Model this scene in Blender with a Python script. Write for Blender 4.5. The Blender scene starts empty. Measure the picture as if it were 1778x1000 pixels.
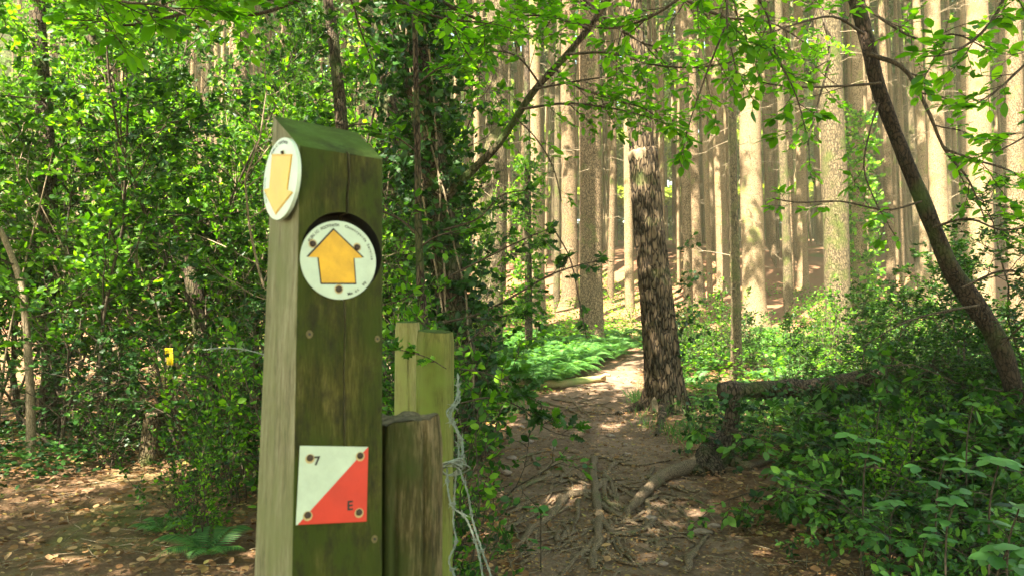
import bpy, bmesh, math, random
import numpy as np
from mathutils import Vector, Matrix
R = math.radians
PI = math.pi
scn = bpy.context.scene
C = scn.collection
# ------------------------------------------------------------------ camera
F = 1343.0
PITCH = R(3.83)
EYE = np.array([0.0, 0.0, 1.35])
cd = bpy.data.cameras.new('camera')
cam = bpy.data.objects.new('camera', cd); C.objects.link(cam)
cam.location = EYE
cam.rotation_euler = (R(90) + PITCH, 0, 0)
cd.sensor_width = 36.0
cd.lens = 36.0 * F / 1778.0
cd.clip_start = 0.05; cd.clip_end = 1500
cd.dof.use_dof = True
cd.dof.focus_distance = 7.5
cd.dof.aperture_fstop = 13.0
scn.camera = cam
# ------------------------------------------------------------------ world, sun, exposure
SUN_TO = Vector((-0.36, -0.52, 0.80)).normalized()
w = bpy.data.worlds.new('World'); scn.world = w; w.use_nodes = True
nt = w.node_tree
sky = nt.nodes.new('ShaderNodeTexSky'); sky.sky_type = 'NISHITA'; sky.sun_disc = False
sky.sun_elevation = math.asin(SUN_TO.z)
sky.sun_rotation = math.atan2(SUN_TO.x, SUN_TO.y)
bg = nt.nodes['Background']; bg.inputs['Strength'].default_value = 0.09
wbn = nt.nodes.new('ShaderNodeMix'); wbn.data_type = 'RGBA'; wbn.blend_type = 'MULTIPLY'; wbn.inputs[0].default_value = 1; wbn.inputs[7].default_value = (1.05, 1.0, .74, 1)
nt.links.new(sky.outputs[0], wbn.inputs[6]); nt.links.new(wbn.outputs[2], bg.inputs['Color'])
sd = bpy.data.lights.new('sun', 'SUN'); sd.energy = 5.0; sd.angle = R(0.5); sd.color = (1.0, 0.93, 0.76)
so = bpy.data.objects.new('sun', sd); C.objects.link(so)
so.rotation_euler = SUN_TO.to_track_quat('Z', 'Y').to_euler()
scn.view_settings.view_transform = 'Standard'
scn.view_settings.look = 'None'
scn.view_settings.exposure = 3.35
scn.view_settings.gamma = 1.0
scn.cycles.max_bounces = 7
scn.cycles.diffuse_bounces = 4
scn.cycles.transmission_bounces = 5
scn.cycles.use_denoising = True

# ------------------------------------------------------------------ helpers: pixels, noise, ground
ca, sa = math.cos(PITCH), math.sin(PITCH)
def ray(px, py):
    dx = (px - 889.0) / F; du = (500.0 - py) / F
    return np.array([dx, ca - du * sa, sa + du * ca])
def P(px, py, d):
    r = ray(px, py)
    return EYE + r * (d / r[1])
def _h(ix, iy, iz):
    n = (ix.astype(np.int64) * 374761393 + iy.astype(np.int64) * 668265263 + iz.astype(np.int64) * 2147483647) & 0xffffffff
    n = ((n ^ (n >> 13)) * 1274126177) & 0xffffffff
    n = ((n ^ (n >> 16)) * 2246822519) & 0xffffffff
    return ((n ^ (n >> 15)) & 0xffffff) / float(0xffffff)
def vnoise(x, y, z=0.0, seed=0):
    x = np.asarray(x, float) + seed * 17.3; y = np.asarray(y, float) + seed * 5.1; z = np.asarray(z, float) + np.zeros_like(x)
    ix, iy, iz = np.floor(x), np.floor(y), np.floor(z)
    fx, fy, fz = x - ix, y - iy, z - iz
    fx = fx * fx * (3 - 2 * fx); fy = fy * fy * (3 - 2 * fy); fz = fz * fz * (3 - 2 * fz)
    r = 0
    for a in (0, 1):
        for b in (0, 1):
            for c in (0, 1):
                wgt = (fx if a else 1 - fx) * (fy if b else 1 - fy) * (fz if c else 1 - fz)
                r = r + wgt * _h(ix + a, iy + b, iz + c)
    return r * 2 - 1
_pd = np.array([-400, -60, 0, 2.0, 3.6, 4.8, 6.0, 7.2, 9, 11, 13, 17, 21, 25, 30, 35, 45, 60, 100, 200, 500])
_pz = np.array([-1.5, -0.5, .05, .14, .26, .29, .40, .47, .55, .68, .88, 1.4, 2.0, 2.75, 4.1, 5.3, 7.0, 9.0, 12.0, 14.0, 15.0])
_fd = np.linspace(-400, 500, 9001)
_fz = np.interp(_fd, _pd, _pz)
_k = np.hanning(15); _k /= _k.sum()
_fz = np.convolve(np.pad(_fz, 7, mode='edge'), _k, mode='valid')
def G(x, y):
    x = np.asarray(x, float); y = np.asarray(y, float)
    z = np.interp(y, _fd, _fz)
    far = np.clip((y - 8) / 12, 0, 1)
    z = z + far * (0.22 * vnoise(x * .18, y * .18, 3.3) + 0.10 * vnoise(x * .5, y * .5, 1.1))
    z = z + 0.030 * vnoise(x * 1.7, y * 1.7, .5) + 0.018 * vnoise(x * 4.1, y * 4.1, 2.5)
    side = np.clip((x - 1.9) / 2.5, 0, 1) * np.clip((9 - y) / 4, 0, 1) * np.clip((y - 1) / 2, 0, 1)
    z = z + 0.12 * side
    # mound by the sunlit stand
    z = z + 0.9 * np.exp(-(((x - 7.5) / 4.0) ** 2 + ((y - 29) / 3.5) ** 2))
    return z
def g(x, y): return float(G(x, y))
def PG(px, py, dmax=80):
    r = ray(px, py); t = 1.5 / r[1]
    for _ in range(4000):
        p = EYE + r * t
        if p[2] <= g(p[0], p[1]): break
        t += 0.03
        if t > dmax: break
    return EYE + r * t

class MB:
    def __init__(s): s.V = []; s.F = []; s.n = 0
    def add(s, V, Fc):
        V = np.asarray(V, float).reshape(-1, 3)
        s.V.append(V)
        for f in (Fc if isinstance(Fc, list) else [Fc]):
            f = np.asarray(f, int)
            if f.ndim == 1: f = f[None]
            s.F.append(f + s.n)
        s.n += len(V)
    def mesh(s, name, mat, smooth=True):
        me = bpy.data.meshes.new(name)
        V = np.concatenate(s.V) if s.V else np.zeros((0, 3))
        me.vertices.add(len(V)); me.vertices.foreach_set('co', V.astype(np.float32).ravel())
        loops = np.concatenate([f.ravel() for f in s.F]); cnt = np.concatenate([np.full(len(f), f.shape[1]) for f in s.F])
        st = np.concatenate([[0], np.cumsum(cnt)[:-1]])
        me.loops.add(len(loops)); me.loops.foreach_set('vertex_index', loops.astype(np.int32))
        me.polygons.add(len(cnt)); me.polygons.foreach_set('loop_start', st.astype(np.int32))
        me.polygons.foreach_set('use_smooth', np.full(len(cnt), smooth, dtype=bool))
        me.update(calc_edges=True)
        me.validate()
        if mat: me.materials.append(mat)
        return me
    def build(s, name, mat, parent=None, smooth=True):
        o = bpy.data.objects.new(name, s.mesh(name, mat, smooth)); C.objects.link(o)
        if parent is not None: o.parent = parent
        return o
def tag(o, label=None, cat=None, group=None, kind=None):
    if label: o['label'] = label
    if cat: o['category'] = cat
    if group: o['group'] = group
    if kind: o['kind'] = kind
    return o
def thing(name, label, cat, loc=(0, 0, 0), rz=0, group=None):
    o = bpy.data.objects.new(name, None); C.objects.link(o); o.location = loc; o.rotation_euler = (0, 0, rz)
    o.empty_display_size = .2
    return tag(o, label, cat, group)
def copy_tree(o, loc, rz, scale, label=None, group=None, cat=None):
    c = o.copy(); C.objects.link(c); c.location = loc; c.rotation_euler = (0, 0, rz); c.scale = scale
    if label: c['label'] = label
    if group: c['group'] = group
    if cat: c['category'] = cat
    for ch in list(o.children):
        d = ch.copy(); C.objects.link(d); d.parent = c
        for gch in list(ch.children):
            e = gch.copy(); C.objects.link(e); e.parent = d
    return c
def norm(v): return v / (np.linalg.norm(v, axis=-1, keepdims=True) + 1e-12)
def smooth_line(pts, n):
    pts = np.asarray(pts, float); k = len(pts)
    if k < 3:
        t = np.linspace(0, 1, n)[:, None]; return pts[0] * (1 - t) + pts[-1] * t
    e = np.vstack([2 * pts[0] - pts[1], pts, 2 * pts[-1] - pts[-2]])
    out = []
    for u in np.linspace(0, k - 1 - 1e-9, n):
        i = int(u); t = u - i; a, b, c, d = e[i], e[i + 1], e[i + 2], e[i + 3]
        out.append(.5 * (2 * b + (c - a) * t + (2 * a - 5 * b + 4 * c - d) * t * t + (3 * b - a - 3 * c + d) * t ** 3))
    return np.array(out)
def tube(mb, pts, rad, seg=8, rough=0.0, rscale=3.0, seed=0, cap=True, lobes=0.0):
    pts = np.asarray(pts, float); n = len(pts); rad = np.broadcast_to(np.asarray(rad, float), (n,))
    T = norm(np.gradient(pts, axis=0))
    ref = np.array([0., 0, 1]) if abs(T[0][2]) < .9 else np.array([1., 0, 0])
    N = norm(np.cross(T[0], ref)); Ns = []
    for i in range(n):
        N = N - T[i] * np.dot(N, T[i]); N = N / (np.linalg.norm(N) + 1e-12); Ns.append(N)
    Ns = np.array(Ns); B = np.cross(T, Ns)
    th = np.linspace(0, 2 * PI, seg, endpoint=False)
    c, s_ = np.cos(th), np.sin(th)
    dirs = Ns[:, None] * c[None, :, None] + B[:, None] * s_[None, :, None]
    rr = np.repeat(rad[:, None], seg, 1)
    if rough:
        q = pts[:, None] + dirs * rad[:, None, None]
        rr = rr * (1 + rough * vnoise(q[..., 0] * rscale, q[..., 1] * rscale, q[..., 2] * rscale * .5, seed + 1))
    if lobes:
        rr = rr * (1 + lobes * np.sin(th * 5 + seed)[None] * np.linspace(0, 1, n)[::-1][:, None] ** 3)
    V = (pts[:, None] + dirs * rr[..., None]).reshape(-1, 3)
    i = np.arange(n - 1)[:, None] * seg; j = np.arange(seg)[None]; j2 = (j + 1) % seg
    Fq = np.stack([i + j, i + j2, i + seg + j2, i + seg + j], -1).reshape(-1, 4)
    fs = [Fq]
    mb.add(V, fs)
    if cap:
        for e, o_ in ((0, True), (n - 1, False)):
            ring = V[e * seg:(e + 1) * seg]
            f = np.stack([np.arange(seg), (np.arange(seg) + 1) % seg, np.full(seg, seg)], -1)
            if o_: f = f[:, ::-1]
            mb.add(np.vstack([ring, pts[e][None]]), f)
# leaf templates: x along, y across, z normal
def _ov(ws, fold=-.12, curl=-.10):
    xs = [.0, .18, .5, .8, 1.0]; V = [(0, 0, 0)]
    mids = []; L = []; Rr = []
    for x, wd in zip([.18, .5, .8], ws):
        mids.append(len(V)); V.append((x, 0, curl * x * x))
        L.append(len(V)); V.append((x - .02, wd, curl * x * x - fold * wd))
        Rr.append(len(V)); V.append((x - .02, -wd, curl * x * x - fold * wd))
    tip = len(V); V.append((1, 0, curl))
    tri = [(0, mids[0], L[0]), (0, Rr[0], mids[0]), (mids[2], tip, L[2]), (mids[2], Rr[2], tip)]
    quad = []
    for k in (0, 1):
        quad += [(mids[k], mids[k + 1], L[k + 1], L[k]), (mids[k], Rr[k], Rr[k + 1], mids[k + 1])]
    return np.array(V, float), [np.array(tri), np.array(quad)]
def _holly():
    V = [(0, 0, 0), (.25, 0, -.02), (.5, 0, -.02), (.75, 0, -.03), (1, 0, -.06)]
    for sgn in (1, -1):
        V += [(.16, .22 * sgn, .08), (.27, .13 * sgn, .0), (.42, .30 * sgn, .10), (.54, .16 * sgn, 0), (.68, .25 * sgn, .08), (.80, .10 * sgn, 0)]
    tri = []
    for s_, o in ((0, 5), (1, 11)):
        seq = [(0, o, 1), (1, o, o + 1), (1, o + 1, 2), (2, o + 1, o + 2), (2, o + 2, o + 3), (2, o + 3, 3), (3, o + 3, o + 4), (3, o + 4, o + 5), (3, o + 5, 4)]
        for t in seq: tri.append(t if s_ else (t[0], t[2], t[1]))
    return np.array(V, float), [np.array(tri)]
TEMPL = {
    'quad': (np.array([(0, 0, 0), (.42, .30, .05), (1, 0, -.06), (.42, -.30, .05)], float), [np.array([(0, 2, 1), (0, 3, 2)])]),
    'needle': (np.array([(0, 0, 0), (.5, .10, .0), (1, 0, -.08), (.5, -.10, .0)], float), [np.array([(0, 2, 1), (0, 3, 2)])]),
    'ovate': _ov((.20, .31, .20)),
    'narrow': _ov((.12, .17, .11)),
    'holly': _holly(),
    'ivy': (np.array([(0, 0, 0), (.10, .36, .03), (.40, .24, 0), (.52, .44, .05), (1, 0, -.08), (.52, -.44, .05), (.40, -.24, 0), (.10, -.36, .03), (.45, 0, -.02)], float),
            [np.array([(0, 8, 1), (1, 8, 2), (2, 8, 3), (3, 8, 4), (4, 8, 5), (5, 8, 6), (6, 8, 7), (7, 8, 0)])]),
}
def leaves(mb, base, dirv, nrm, length, kind):
    base = np.asarray(base, float).reshape(-1, 3); N = len(base)
    if N == 0: return
    dirv = norm(np.asarray(dirv, float).reshape(-1, 3)); nrm = np.asarray(nrm, float).reshape(-1, 3)
    Y = norm(np.cross(nrm, dirv)); Z = np.cross(dirv, Y)
    L = np.broadcast_to(np.asarray(length, float), (N,))
    T, fs = TEMPL[kind]; k = len(T)
    V = base[:, None] + L[:, None, None] * (T[None, :, 0:1] * dirv[:, None] + T[None, :, 1:2] * Y[:, None] + T[None, :, 2:3] * Z[:, None])
    off = (np.arange(N) * k)[:, None, None]
    mb.add(V.reshape(-1, 3), [(f[None] + off).reshape(-1, f.shape[1]) for f in fs])

class Plant:
    """grows a branching plant: .wood and .leaf meshes"""
    def __init__(s, seed, leaf='quad', llen=.06, up=.0, flat=.6, gap=.035, wig=.18, seg=5, jitter=.35, minr=.0022, lmin=None):
        s.r = np.random.default_rng(seed); s.wood = MB(); s.lb = []; s.ld = []; s.ln = []; s.ll = []
        s.leaf = leaf; s.llen = llen; s.up = up; s.flat = flat; s.gap = gap; s.wig = wig; s.seg = seg; s.jit = jitter; s.minr = minr
    def line(s, p, d, L, n, up=None):
        pts = [np.array(p, float)]; d = norm(np.array(d, float)); up = s.up if up is None else up
        for _ in range(n):
            d = norm(d + s.r.normal(0, s.wig, 3) + np.array([0, 0, up]))
            pts.append(pts[-1] + d * L / n)
        return np.array(pts)
    def put(s, pts):
        r = s.r; seglen = np.linalg.norm(np.diff(pts, axis=0), axis=1); tot = seglen.sum(); n = max(2, int(tot / s.gap))
        cum = np.concatenate([[0], np.cumsum(seglen)])
        for k in range(n + 1):
            u = tot * (k + .6) / (n + 1)
            i = min(len(seglen) - 1, np.searchsorted(cum, u) - 1); i = max(i, 0)
            T = norm(pts[i + 1] - pts[i]); b = pts[i] + T * (u - cum[i])
            side = np.cross(T, [0, 0, 1]) if abs(T[2]) < .95 else np.array([1., 0, 0])
            side = norm(side) * (1 if k % 2 else -1)
            d = T * .6 + side * .9 + r.normal(0, s.jit, 3)
            if k == n: d = T + r.normal(0, .15, 3)
            nn = np.array([0, 0, 1.]) * s.flat + r.normal(0, 1, 3) * (1 - s.flat)
            s.lb.append(b); s.ld.append(d); s.ln.append(nn); s.ll.append(s.llen * r.uniform(.45, 1.35))
    def branch(s, p, d, L, rad, depth, kids=(6, 6), ratio=.5, ang=.8, start=.25, npt=6, leafy=True, endr=.3, up=None):
        pts = s.line(p, d, L, npt, up)
        s.limb(pts, rad, depth, kids, ratio, ang, start, leafy, endr)
    def limb(s, pts, rad, depth, kids=(6, 6), ratio=.5, ang=.8, start=.25, leafy=True, endr=.3, klen=None):
        r = s.r; L = np.linalg.norm(np.diff(pts, axis=0), axis=1).sum()
        rr = np.maximum(np.linspace(rad, rad * endr, len(pts)), s.minr * .7)
        sg = max(3, s.seg if rad > .006 else 3)
        tube(s.wood, pts, rr, sg, cap=False)
        if depth == 0:
            if leafy: s.put(pts)
            return
        k = kids[0]
        for q in range(k):
            t = start + (1 - start) * (q + r.uniform(.1, .9)) / k
            f = t * (len(pts) - 1); i = min(int(f), len(pts) - 2); b = pts[i] + (pts[i + 1] - pts[i]) * (f - i)
            T = norm(pts[i + 1] - pts[i])
            a = norm(np.cross(T, r.normal(0, 1, 3)))
            if s.flat > .75: a = norm(a * np.array([1, 1, .35]))
            a1 = ang * r.uniform(.7, 1.25)
            d = T * math.cos(a1) + a * math.sin(a1)
            l2 = (klen or L * ratio) * r.uniform(.6, 1.15) * (1.1 - .55 * t)
            s.branch(b, d, l2, max(rad * .45 * (1 - .4 * t), s.minr), depth - 1, kids[1:] or kids, ratio, ang, .2, 4 if depth == 1 else 5, leafy, .4)
        if leafy: s.put(pts[-2:])
    def build(s, root, wood_mat, leaf_mat, wname='branches', lname='foliage'):
        a = s.wood.build(wname, wood_mat, root) if s.wood.n else None
        b = None
        if s.lb:
            m = MB(); leaves(m, s.lb, s.ld, s.ln, np.array(s.ll), s.leaf); b = m.build(lname, leaf_mat, root, smooth=False)
        return a, b

# ------------------------------------------------------------------ materials
def newmat(name):
    m = bpy.data.materials.new(name); m.use_nodes = True; n = m.node_tree
    return m, n, n.nodes['Principled BSDF'], n.nodes['Material Output']
def ramp(n, stops):
    r = n.nodes.new('ShaderNodeValToRGB'); e = r.color_ramp.elements
    while len(e) < len(stops): e.new(.5)
    for k, (p, c) in enumerate(stops): e[k].position = p; e[k].color = (*c, 1)
    return r
def texco(n, scale=(1, 1, 1), kind='Object'):
    t = n.nodes.new('ShaderNodeTexCoord'); m = n.nodes.new('ShaderNodeMapping'); m.inputs['Scale'].default_value = scale
    n.links.new(t.outputs[kind], m.inputs['Vector']); return m.outputs[0]
def noise(n, vec, scale, detail=4, rough=.6):
    t = n.nodes.new('ShaderNodeTexNoise'); t.inputs['Scale'].default_value = scale; t.inputs['Detail'].default_value = detail; t.inputs['Roughness'].default_value = rough
    if vec is not None: n.links.new(vec, t.inputs['Vector'])
    return t
def mix(n, a, b, f, mode='MIX'):
    m = n.nodes.new('ShaderNodeMix'); m.data_type = 'RGBA'; m.blend_type = mode
    for v, s_ in ((f, 0), (a, 6), (b, 7)):
        if isinstance(v, (int, float)): m.inputs[s_].default_value = v
        elif isinstance(v, tuple): m.inputs[s_].default_value = (*v, 1)
        else: n.links.new(v, m.inputs[s_])
    return m.outputs[2]
def bump(n, h, bs, strength=.5, dist=.01):
    b = n.nodes.new('ShaderNodeBump'); b.inputs['Strength'].default_value = strength; b.inputs['Distance'].default_value = dist
    n.links.new(h, b.inputs['Height']); n.links.new(b.outputs[0], bs.inputs['Normal']); return b
def leaf_mat(name, cols, trans, tf=.4, rough=.45, spec=.35):
    m, n, bs, out = newmat(name)
    gi = n.nodes.new('ShaderNodeNewGeometry')
    k = len(cols)
    rp = ramp(n, [(i / max(1, k - 1), c) for i, c in enumerate(cols)])
    n.links.new(gi.outputs['Random Per Island'], rp.inputs[0])
    nz = noise(n, texco(n, (1, 1, 1)), 1.3, 2)
    r2 = ramp(n, [(.3, (.65, .68, .72)), (.7, (1.25, 1.22, 1.0))]); n.links.new(nz.outputs[0], r2.inputs[0])
    col = mix(n, rp.outputs[0], r2.outputs[0], 1.0, 'MULTIPLY')
    n.links.new(col, bs.inputs['Base Color']); bs.inputs['Roughness'].default_value = rough; bs.inputs['Specular IOR Level'].default_value = spec
    tr = n.nodes.new('ShaderNodeBsdfTranslucent')
    tcol = mix(n, col, trans, 1.0, 'MULTIPLY'); n.links.new(tcol, tr.inputs['Color'])
    ms = n.nodes.new('ShaderNodeMixShader'); ms.inputs[0].default_value = tf
    n.links.new(bs.outputs[0], ms.inputs[1]); n.links.new(tr.outputs[0], ms.inputs[2]); n.links.new(ms.outputs[0], out.inputs['Surface'])
    return m
def bark_mat(name, dark, light, moss=None, mossamt=.5, scale=1.0, str_=.8, dist=.02, stretch=.22):
    m, n, bs, out = newmat(name)
    v = texco(n, (scale, scale, scale * stretch))
    n1 = noise(n, v, 22, 6, .7); n2 = noise(n, texco(n), 2.2, 4, .6)
    vo = n.nodes.new('ShaderNodeTexVoronoi'); vo.feature = 'DISTANCE_TO_EDGE'; vo.inputs['Scale'].default_value = 26
    nv = noise(n, v, 9, 3); 
    ad = n.nodes.new('ShaderNodeVectorMath'); ad.operation = 'MULTIPLY_ADD'; ad.inputs[1].default_value = (.12, .12, .12)
    n.links.new(nv.outputs['Color'], ad.inputs[0]); n.links.new(v, ad.inputs[2]); n.links.new(ad.outputs[0], vo.inputs['Vector'])
    rv = ramp(n, [(0, (0, 0, 0)), (.16, (1, 1, 1))]); n.links.new(vo.outputs['Distance'], rv.inputs[0])
    h = mix(n, n1.outputs[0], rv.outputs[0], .5)
    rc = ramp(n, [(.30, dark), (.58, tuple((a + b) / 2 for a, b in zip(dark, light))), (.8, light)]); n.links.new(h, rc.inputs[0])
    col = rc.outputs[0]
    if moss:
        rm = ramp(n, [(.62 - mossamt * .35, (0, 0, 0)), (.78 - mossamt * .3, (1, 1, 1))]); n.links.new(n2.outputs[0], rm.inputs[0])
        col = mix(n, col, moss, rm.outputs[0])
    n.links.new(col, bs.inputs['Base Color']); bs.inputs['Roughness'].default_value = .9; bs.inputs['Specular IOR Level'].default_value = .15
    bump(n, h, bs, str_, dist)
    return m
def plain(name, col, rough=.5, metal=0.0, spec=.5, var=0.0, vs=20):
    m, n, bs, out = newmat(name)
    bs.inputs['Roughness'].default_value = rough; bs.inputs['Metallic'].default_value = metal; bs.inputs['Specular IOR Level'].default_value = spec
    if var:
        nz = noise(n, texco(n), vs, 5); lo = tuple(c * (1 - var) for c in col); hi = tuple(min(1, c * (1 + var)) for c in col)
        rp = ramp(n, [(.3, lo), (.7, hi)]); n.links.new(nz.outputs[0], rp.inputs[0]); n.links.new(rp.outputs[0], bs.inputs['Base Color'])
        bump(n, nz.outputs[0], bs, .25, .003)
    else: bs.inputs['Base Color'].default_value = (*col, 1)
    return m

M_HOLLY = leaf_mat('holly_leaf', [(.008, .028, .006), (.016, .055, .008), (.030, .090, .010), (.075, .17, .018)], (1.8, 2.0, .4), .34, .42, .25)
M_IVY = leaf_mat('ivy_leaf', [(.008, .030, .007), (.018, .06, .012), (.045, .12, .022)], (1.6, 1.8, .5), .28, .42, .25)
M_SHRUB = leaf_mat('shrub_leaf', [(.014, .05, .006), (.035, .115, .008), (.09, .22, .012), (.17, .33, .02)], (1.9, 1.9, .3), .46, .45, .22)
M_BEECH = leaf_mat('beech_leaf', [(.04, .13, .008), (.07, .20, .010), (.11, .27, .014), (.17, .34, .02)], (2.0, 2.0, .3), .56, .45, .22)
M_FERN = leaf_mat('fern_leaf', [(.035, .12, .028), (.06, .17, .04), (.09, .22, .055), (.13, .26, .06)], (1.6, 1.6, .6), .38, .5, .3)
M_BRAMBLE = leaf_mat('bramble_leaf', [(.010, .038, .010), (.035, .105, .018), (.09, .21, .035), (.14, .27, .045)], (1.6, 1.7, .5), .38, .45, .25)
M_CANOPY = leaf_mat('canopy_leaf', [(.05, .13, .015), (.09, .2, .025)], (1.9, 1.9, .5), .5, .45, .3)
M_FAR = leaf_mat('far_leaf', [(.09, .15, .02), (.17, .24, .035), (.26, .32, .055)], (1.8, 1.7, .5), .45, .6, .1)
M_NEEDLE = leaf_mat('needle', [(.025, .06, .014), (.05, .10, .02), (.08, .14, .03)], (1.5, 1.6, .6), .35, .6, .2)
M_DRY = leaf_mat('dry_leaf', [(.10, .045, .018), (.20, .10, .045), (.30, .165, .08), (.42, .26, .14), (.16, .075, .035), (.24, .13, .05), (.36, .30, .10)], (1.2, 1.0, .7), .2, .7, .2)
M_TWIG = bark_mat('twig_bark', (.025, .018, .012), (.10, .075, .05), scale=4, str_=.3, dist=.003)
M_TWIGPALE = bark_mat('pale_twig', (.12, .09, .055), (.30, .23, .15), scale=4, str_=.3, dist=.003)
M_BARK_HERO = bark_mat('snag_bark', (.016, .011, .007), (.115, .08, .046), (.05, .07, .015), .15, 1.0, 1.0, .03, .22)
M_BARK_PINE = bark_mat('conifer_bark', (.045, .030, .017), (.215, .145, .082), (.10, .12, .03), .15, 1.2, .9, .02, .5)
M_BARK_PALE = bark_mat('pale_conifer_bark', (.06, .042, .024), (.27, .185, .105), (.13, .15, .035), .2, 1.6, .6, .012, .6)
M_BARK_MOSS = bark_mat('mossy_bark', (.035, .026, .015), (.135, .10, .055), (.06, .075, .015), .35, 1.3, .9, .02, .4)
M_BARK_DARK = bark_mat('dark_bark', (.014, .010, .007), (.10, .07, .045), (.045, .07, .015), .35, 1.5, .9, .015, .35)
M_BARK_LEAN = bark_mat('leaning_bark', (.010, .007, .005), (.055, .036, .022), (.05, .07, .018), .25, 1.8, .8, .012, .45)
M_ROOT = bark_mat('root_bark', (.07, .05, .032), (.24, .17, .105), (.10, .12, .04), .2, 3.0, .7, .008, 1.0)
M_LOG = bark_mat('bare_log', (.22, .15, .07), (.46, .34, .18), (.25, .27, .09), .4, 3.0, .4, .005, 1.0)
M_SCAR = plain('bare_wood', (.17, .12, .065), .8, var=.35, vs=60)
M_STONE = plain('stone', (.24, .17, .13), .85, var=.35, vs=25)

def ground_mat():
    m, n, bs, out = newmat('forest_floor')
    ge = n.nodes.new('ShaderNodeNewGeometry'); pos = ge.outputs['Position']
    n1 = noise(n, pos, .55, 5); n2 = noise(n, pos, 9, 7, .7); n3 = noise(n, pos, 55, 5, .7)
    rb = ramp(n, [(.25, (.055, .032, .018)), (.45, (.13, .075, .042)), (.62, (.22, .13, .075)), (.8, (.33, .21, .13))])
    mm = mix(n, n2.outputs[0], n3.outputs[0], .5); n.links.new(mm, rb.inputs[0])
    # farther up the slope: reddish needle carpet with moss
    sp = n.nodes.new('ShaderNodeSeparateXYZ'); n.links.new(pos, sp.inputs[0])
    mr = n.nodes.new('ShaderNodeMapRange'); mr.inputs[1].default_value = 11; mr.inputs[2].default_value = 20; n.links.new(sp.outputs[1], mr.inputs[0])
    rf = ramp(n, [(.3, (.20, .105, .065)), (.6, (.20, .095, .052)), (.8, (.30, .16, .10))]); n.links.new(mm, rf.inputs[0])
    col = mix(n, rb.outputs[0], rf.outputs[0], mr.outputs[0])
    rm = ramp(n, [(.56, (0, 0, 0)), (.66, (1, 1, 1))]); n.links.new(n1.outputs[0], rm.inputs[0])
    mo = n.nodes.new('ShaderNodeMath'); mo.operation = 'MULTIPLY'; mo.inputs[1].default_value = .6; n.links.new(rm.outputs[0], mo.inputs[0])
    col = mix(n, col, (.10, .14, .03), mo.outputs[0])
    n.links.new(col, bs.inputs['Base Color']); bs.inputs['Roughness'].default_value = .95; bs.inputs['Specular IOR Level'].default_value = .1
    bump(n, mm, bs, .9, .03)
    return m
def path_mat():
    m, n, bs, out = newmat('trodden_path')
    ge = n.nodes.new('ShaderNodeNewGeometry'); pos = ge.outputs['Position']
    n1 = noise(n, pos, 1.6, 5); n2 = noise(n, pos, 14, 7, .7); n3 = noise(n, pos, 90, 4, .7)
    mm = mix(n, n2.outputs[0], n3.outputs[0], .4)
    rb = ramp(n, [(.28, (.06, .039, .025)), (.48, (.16, .11, .072)), (.70, (.32, .23, .165))]); n.links.new(mm, rb.inputs[0])
    rc = ramp(n, [(.3, (.65, .58, .52)), (.65, (1.2, 1.12, 1.1))]); n.links.new(n1.outputs[0], rc.inputs[0])
    col = mix(n, rb.outputs[0], rc.outputs[0], 1.0, 'MULTIPLY')
    n.links.new(col, bs.inputs['Base Color']); bs.inputs['Roughness'].default_value = .92; bs.inputs['Specular IOR Level'].default_value = .15
    bump(n, mm, bs, .9, .02)
    return m
# ------------------------------------------------------------------ ground and path
def grow_axis(lo, hi, fine, step, far, k=1.13):
    a = list(np.arange(lo, hi, step)); s = step; x = a[-1]
    while x < far[1]: s *= k; x += s; a.append(x)
    s = step; x = lo; b = []
    while x > far[0]: s *= k; x -= s; b.append(x)
    return np.array(b[::-1] + a)
def grid(mb, xs, ys, zf):
    X, Y = np.meshgrid(xs, ys); Z = zf(X, Y); nx = len(xs); ny = len(ys)
    i = np.arange(ny - 1)[:, None] * nx; j = np.arange(nx - 1)[None]
    mb.add(np.stack([X, Y, Z], -1).reshape(-1, 3), np.stack([i + j, i + j + 1, i + nx + j + 1, i + nx + j], -1).reshape(-1, 4))
mb = MB()
grid(mb, grow_axis(-3, 3.6, 0, .035, (-240, 240), 1.09), grow_axis(2.4, 10, 0, .035, (-240, 260), 1.06), G)
tag(mb.build('ground', ground_mat()), kind='structure')
_cy = np.array([-3, 0, 2, 3.6, 5, 7, 9, 11, 13, 16, 20])
_cl = np.array([-.9, -.6, -.35, -.05, -.12, -.15, .05, .75, 1.55, 2.6, 3.6])
_cr = np.array([1.1, 1.1, 1.1, 1.15, 1.25, 1.5, 1.5, 1.75, 2.2, 3.3, 4.2])
def path_l(y): return np.interp(y, _cy, _cl) + .10 * vnoise(y * 1.3, 0 * y, .2) + .05 * vnoise(y * 5, 0 * y, .7)
def path_r(y): return np.interp(y, _cy, _cr) + .10 * vnoise(y * 1.2, 0 * y + 9, .2) + .05 * vnoise(y * 5, 0 * y + 5, .7)
mb = MB()
ys = np.arange(-3, 18, .035); us = np.linspace(0, 1, 60)
Yp, U = np.meshgrid(ys, us, indexing='ij'); Xp = path_l(Yp) * (1 - U) + path_r(Yp) * U
edge = np.minimum(U, 1 - U) * 2
Zp = G(Xp, Yp) + .014 * np.clip(edge * 8, 0, 1) - .006 + .008 * vnoise(Xp * 9, Yp * 9, .3)
i = np.arange(len(ys) - 1)[:, None] * 60; j = np.arange(59)[None]
mb.add(np.stack([Xp, Yp, Zp], -1).reshape(-1, 3), np.stack([i + j, i + j + 1, i + 61, i + 60], -1).reshape(-1, 4) if False else np.stack([i + j, i + j + 1, i + 60 + j + 1, i + 60 + j], -1).reshape(-1, 4))
tag(mb.build('path', path_mat()), kind='structure')
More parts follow.
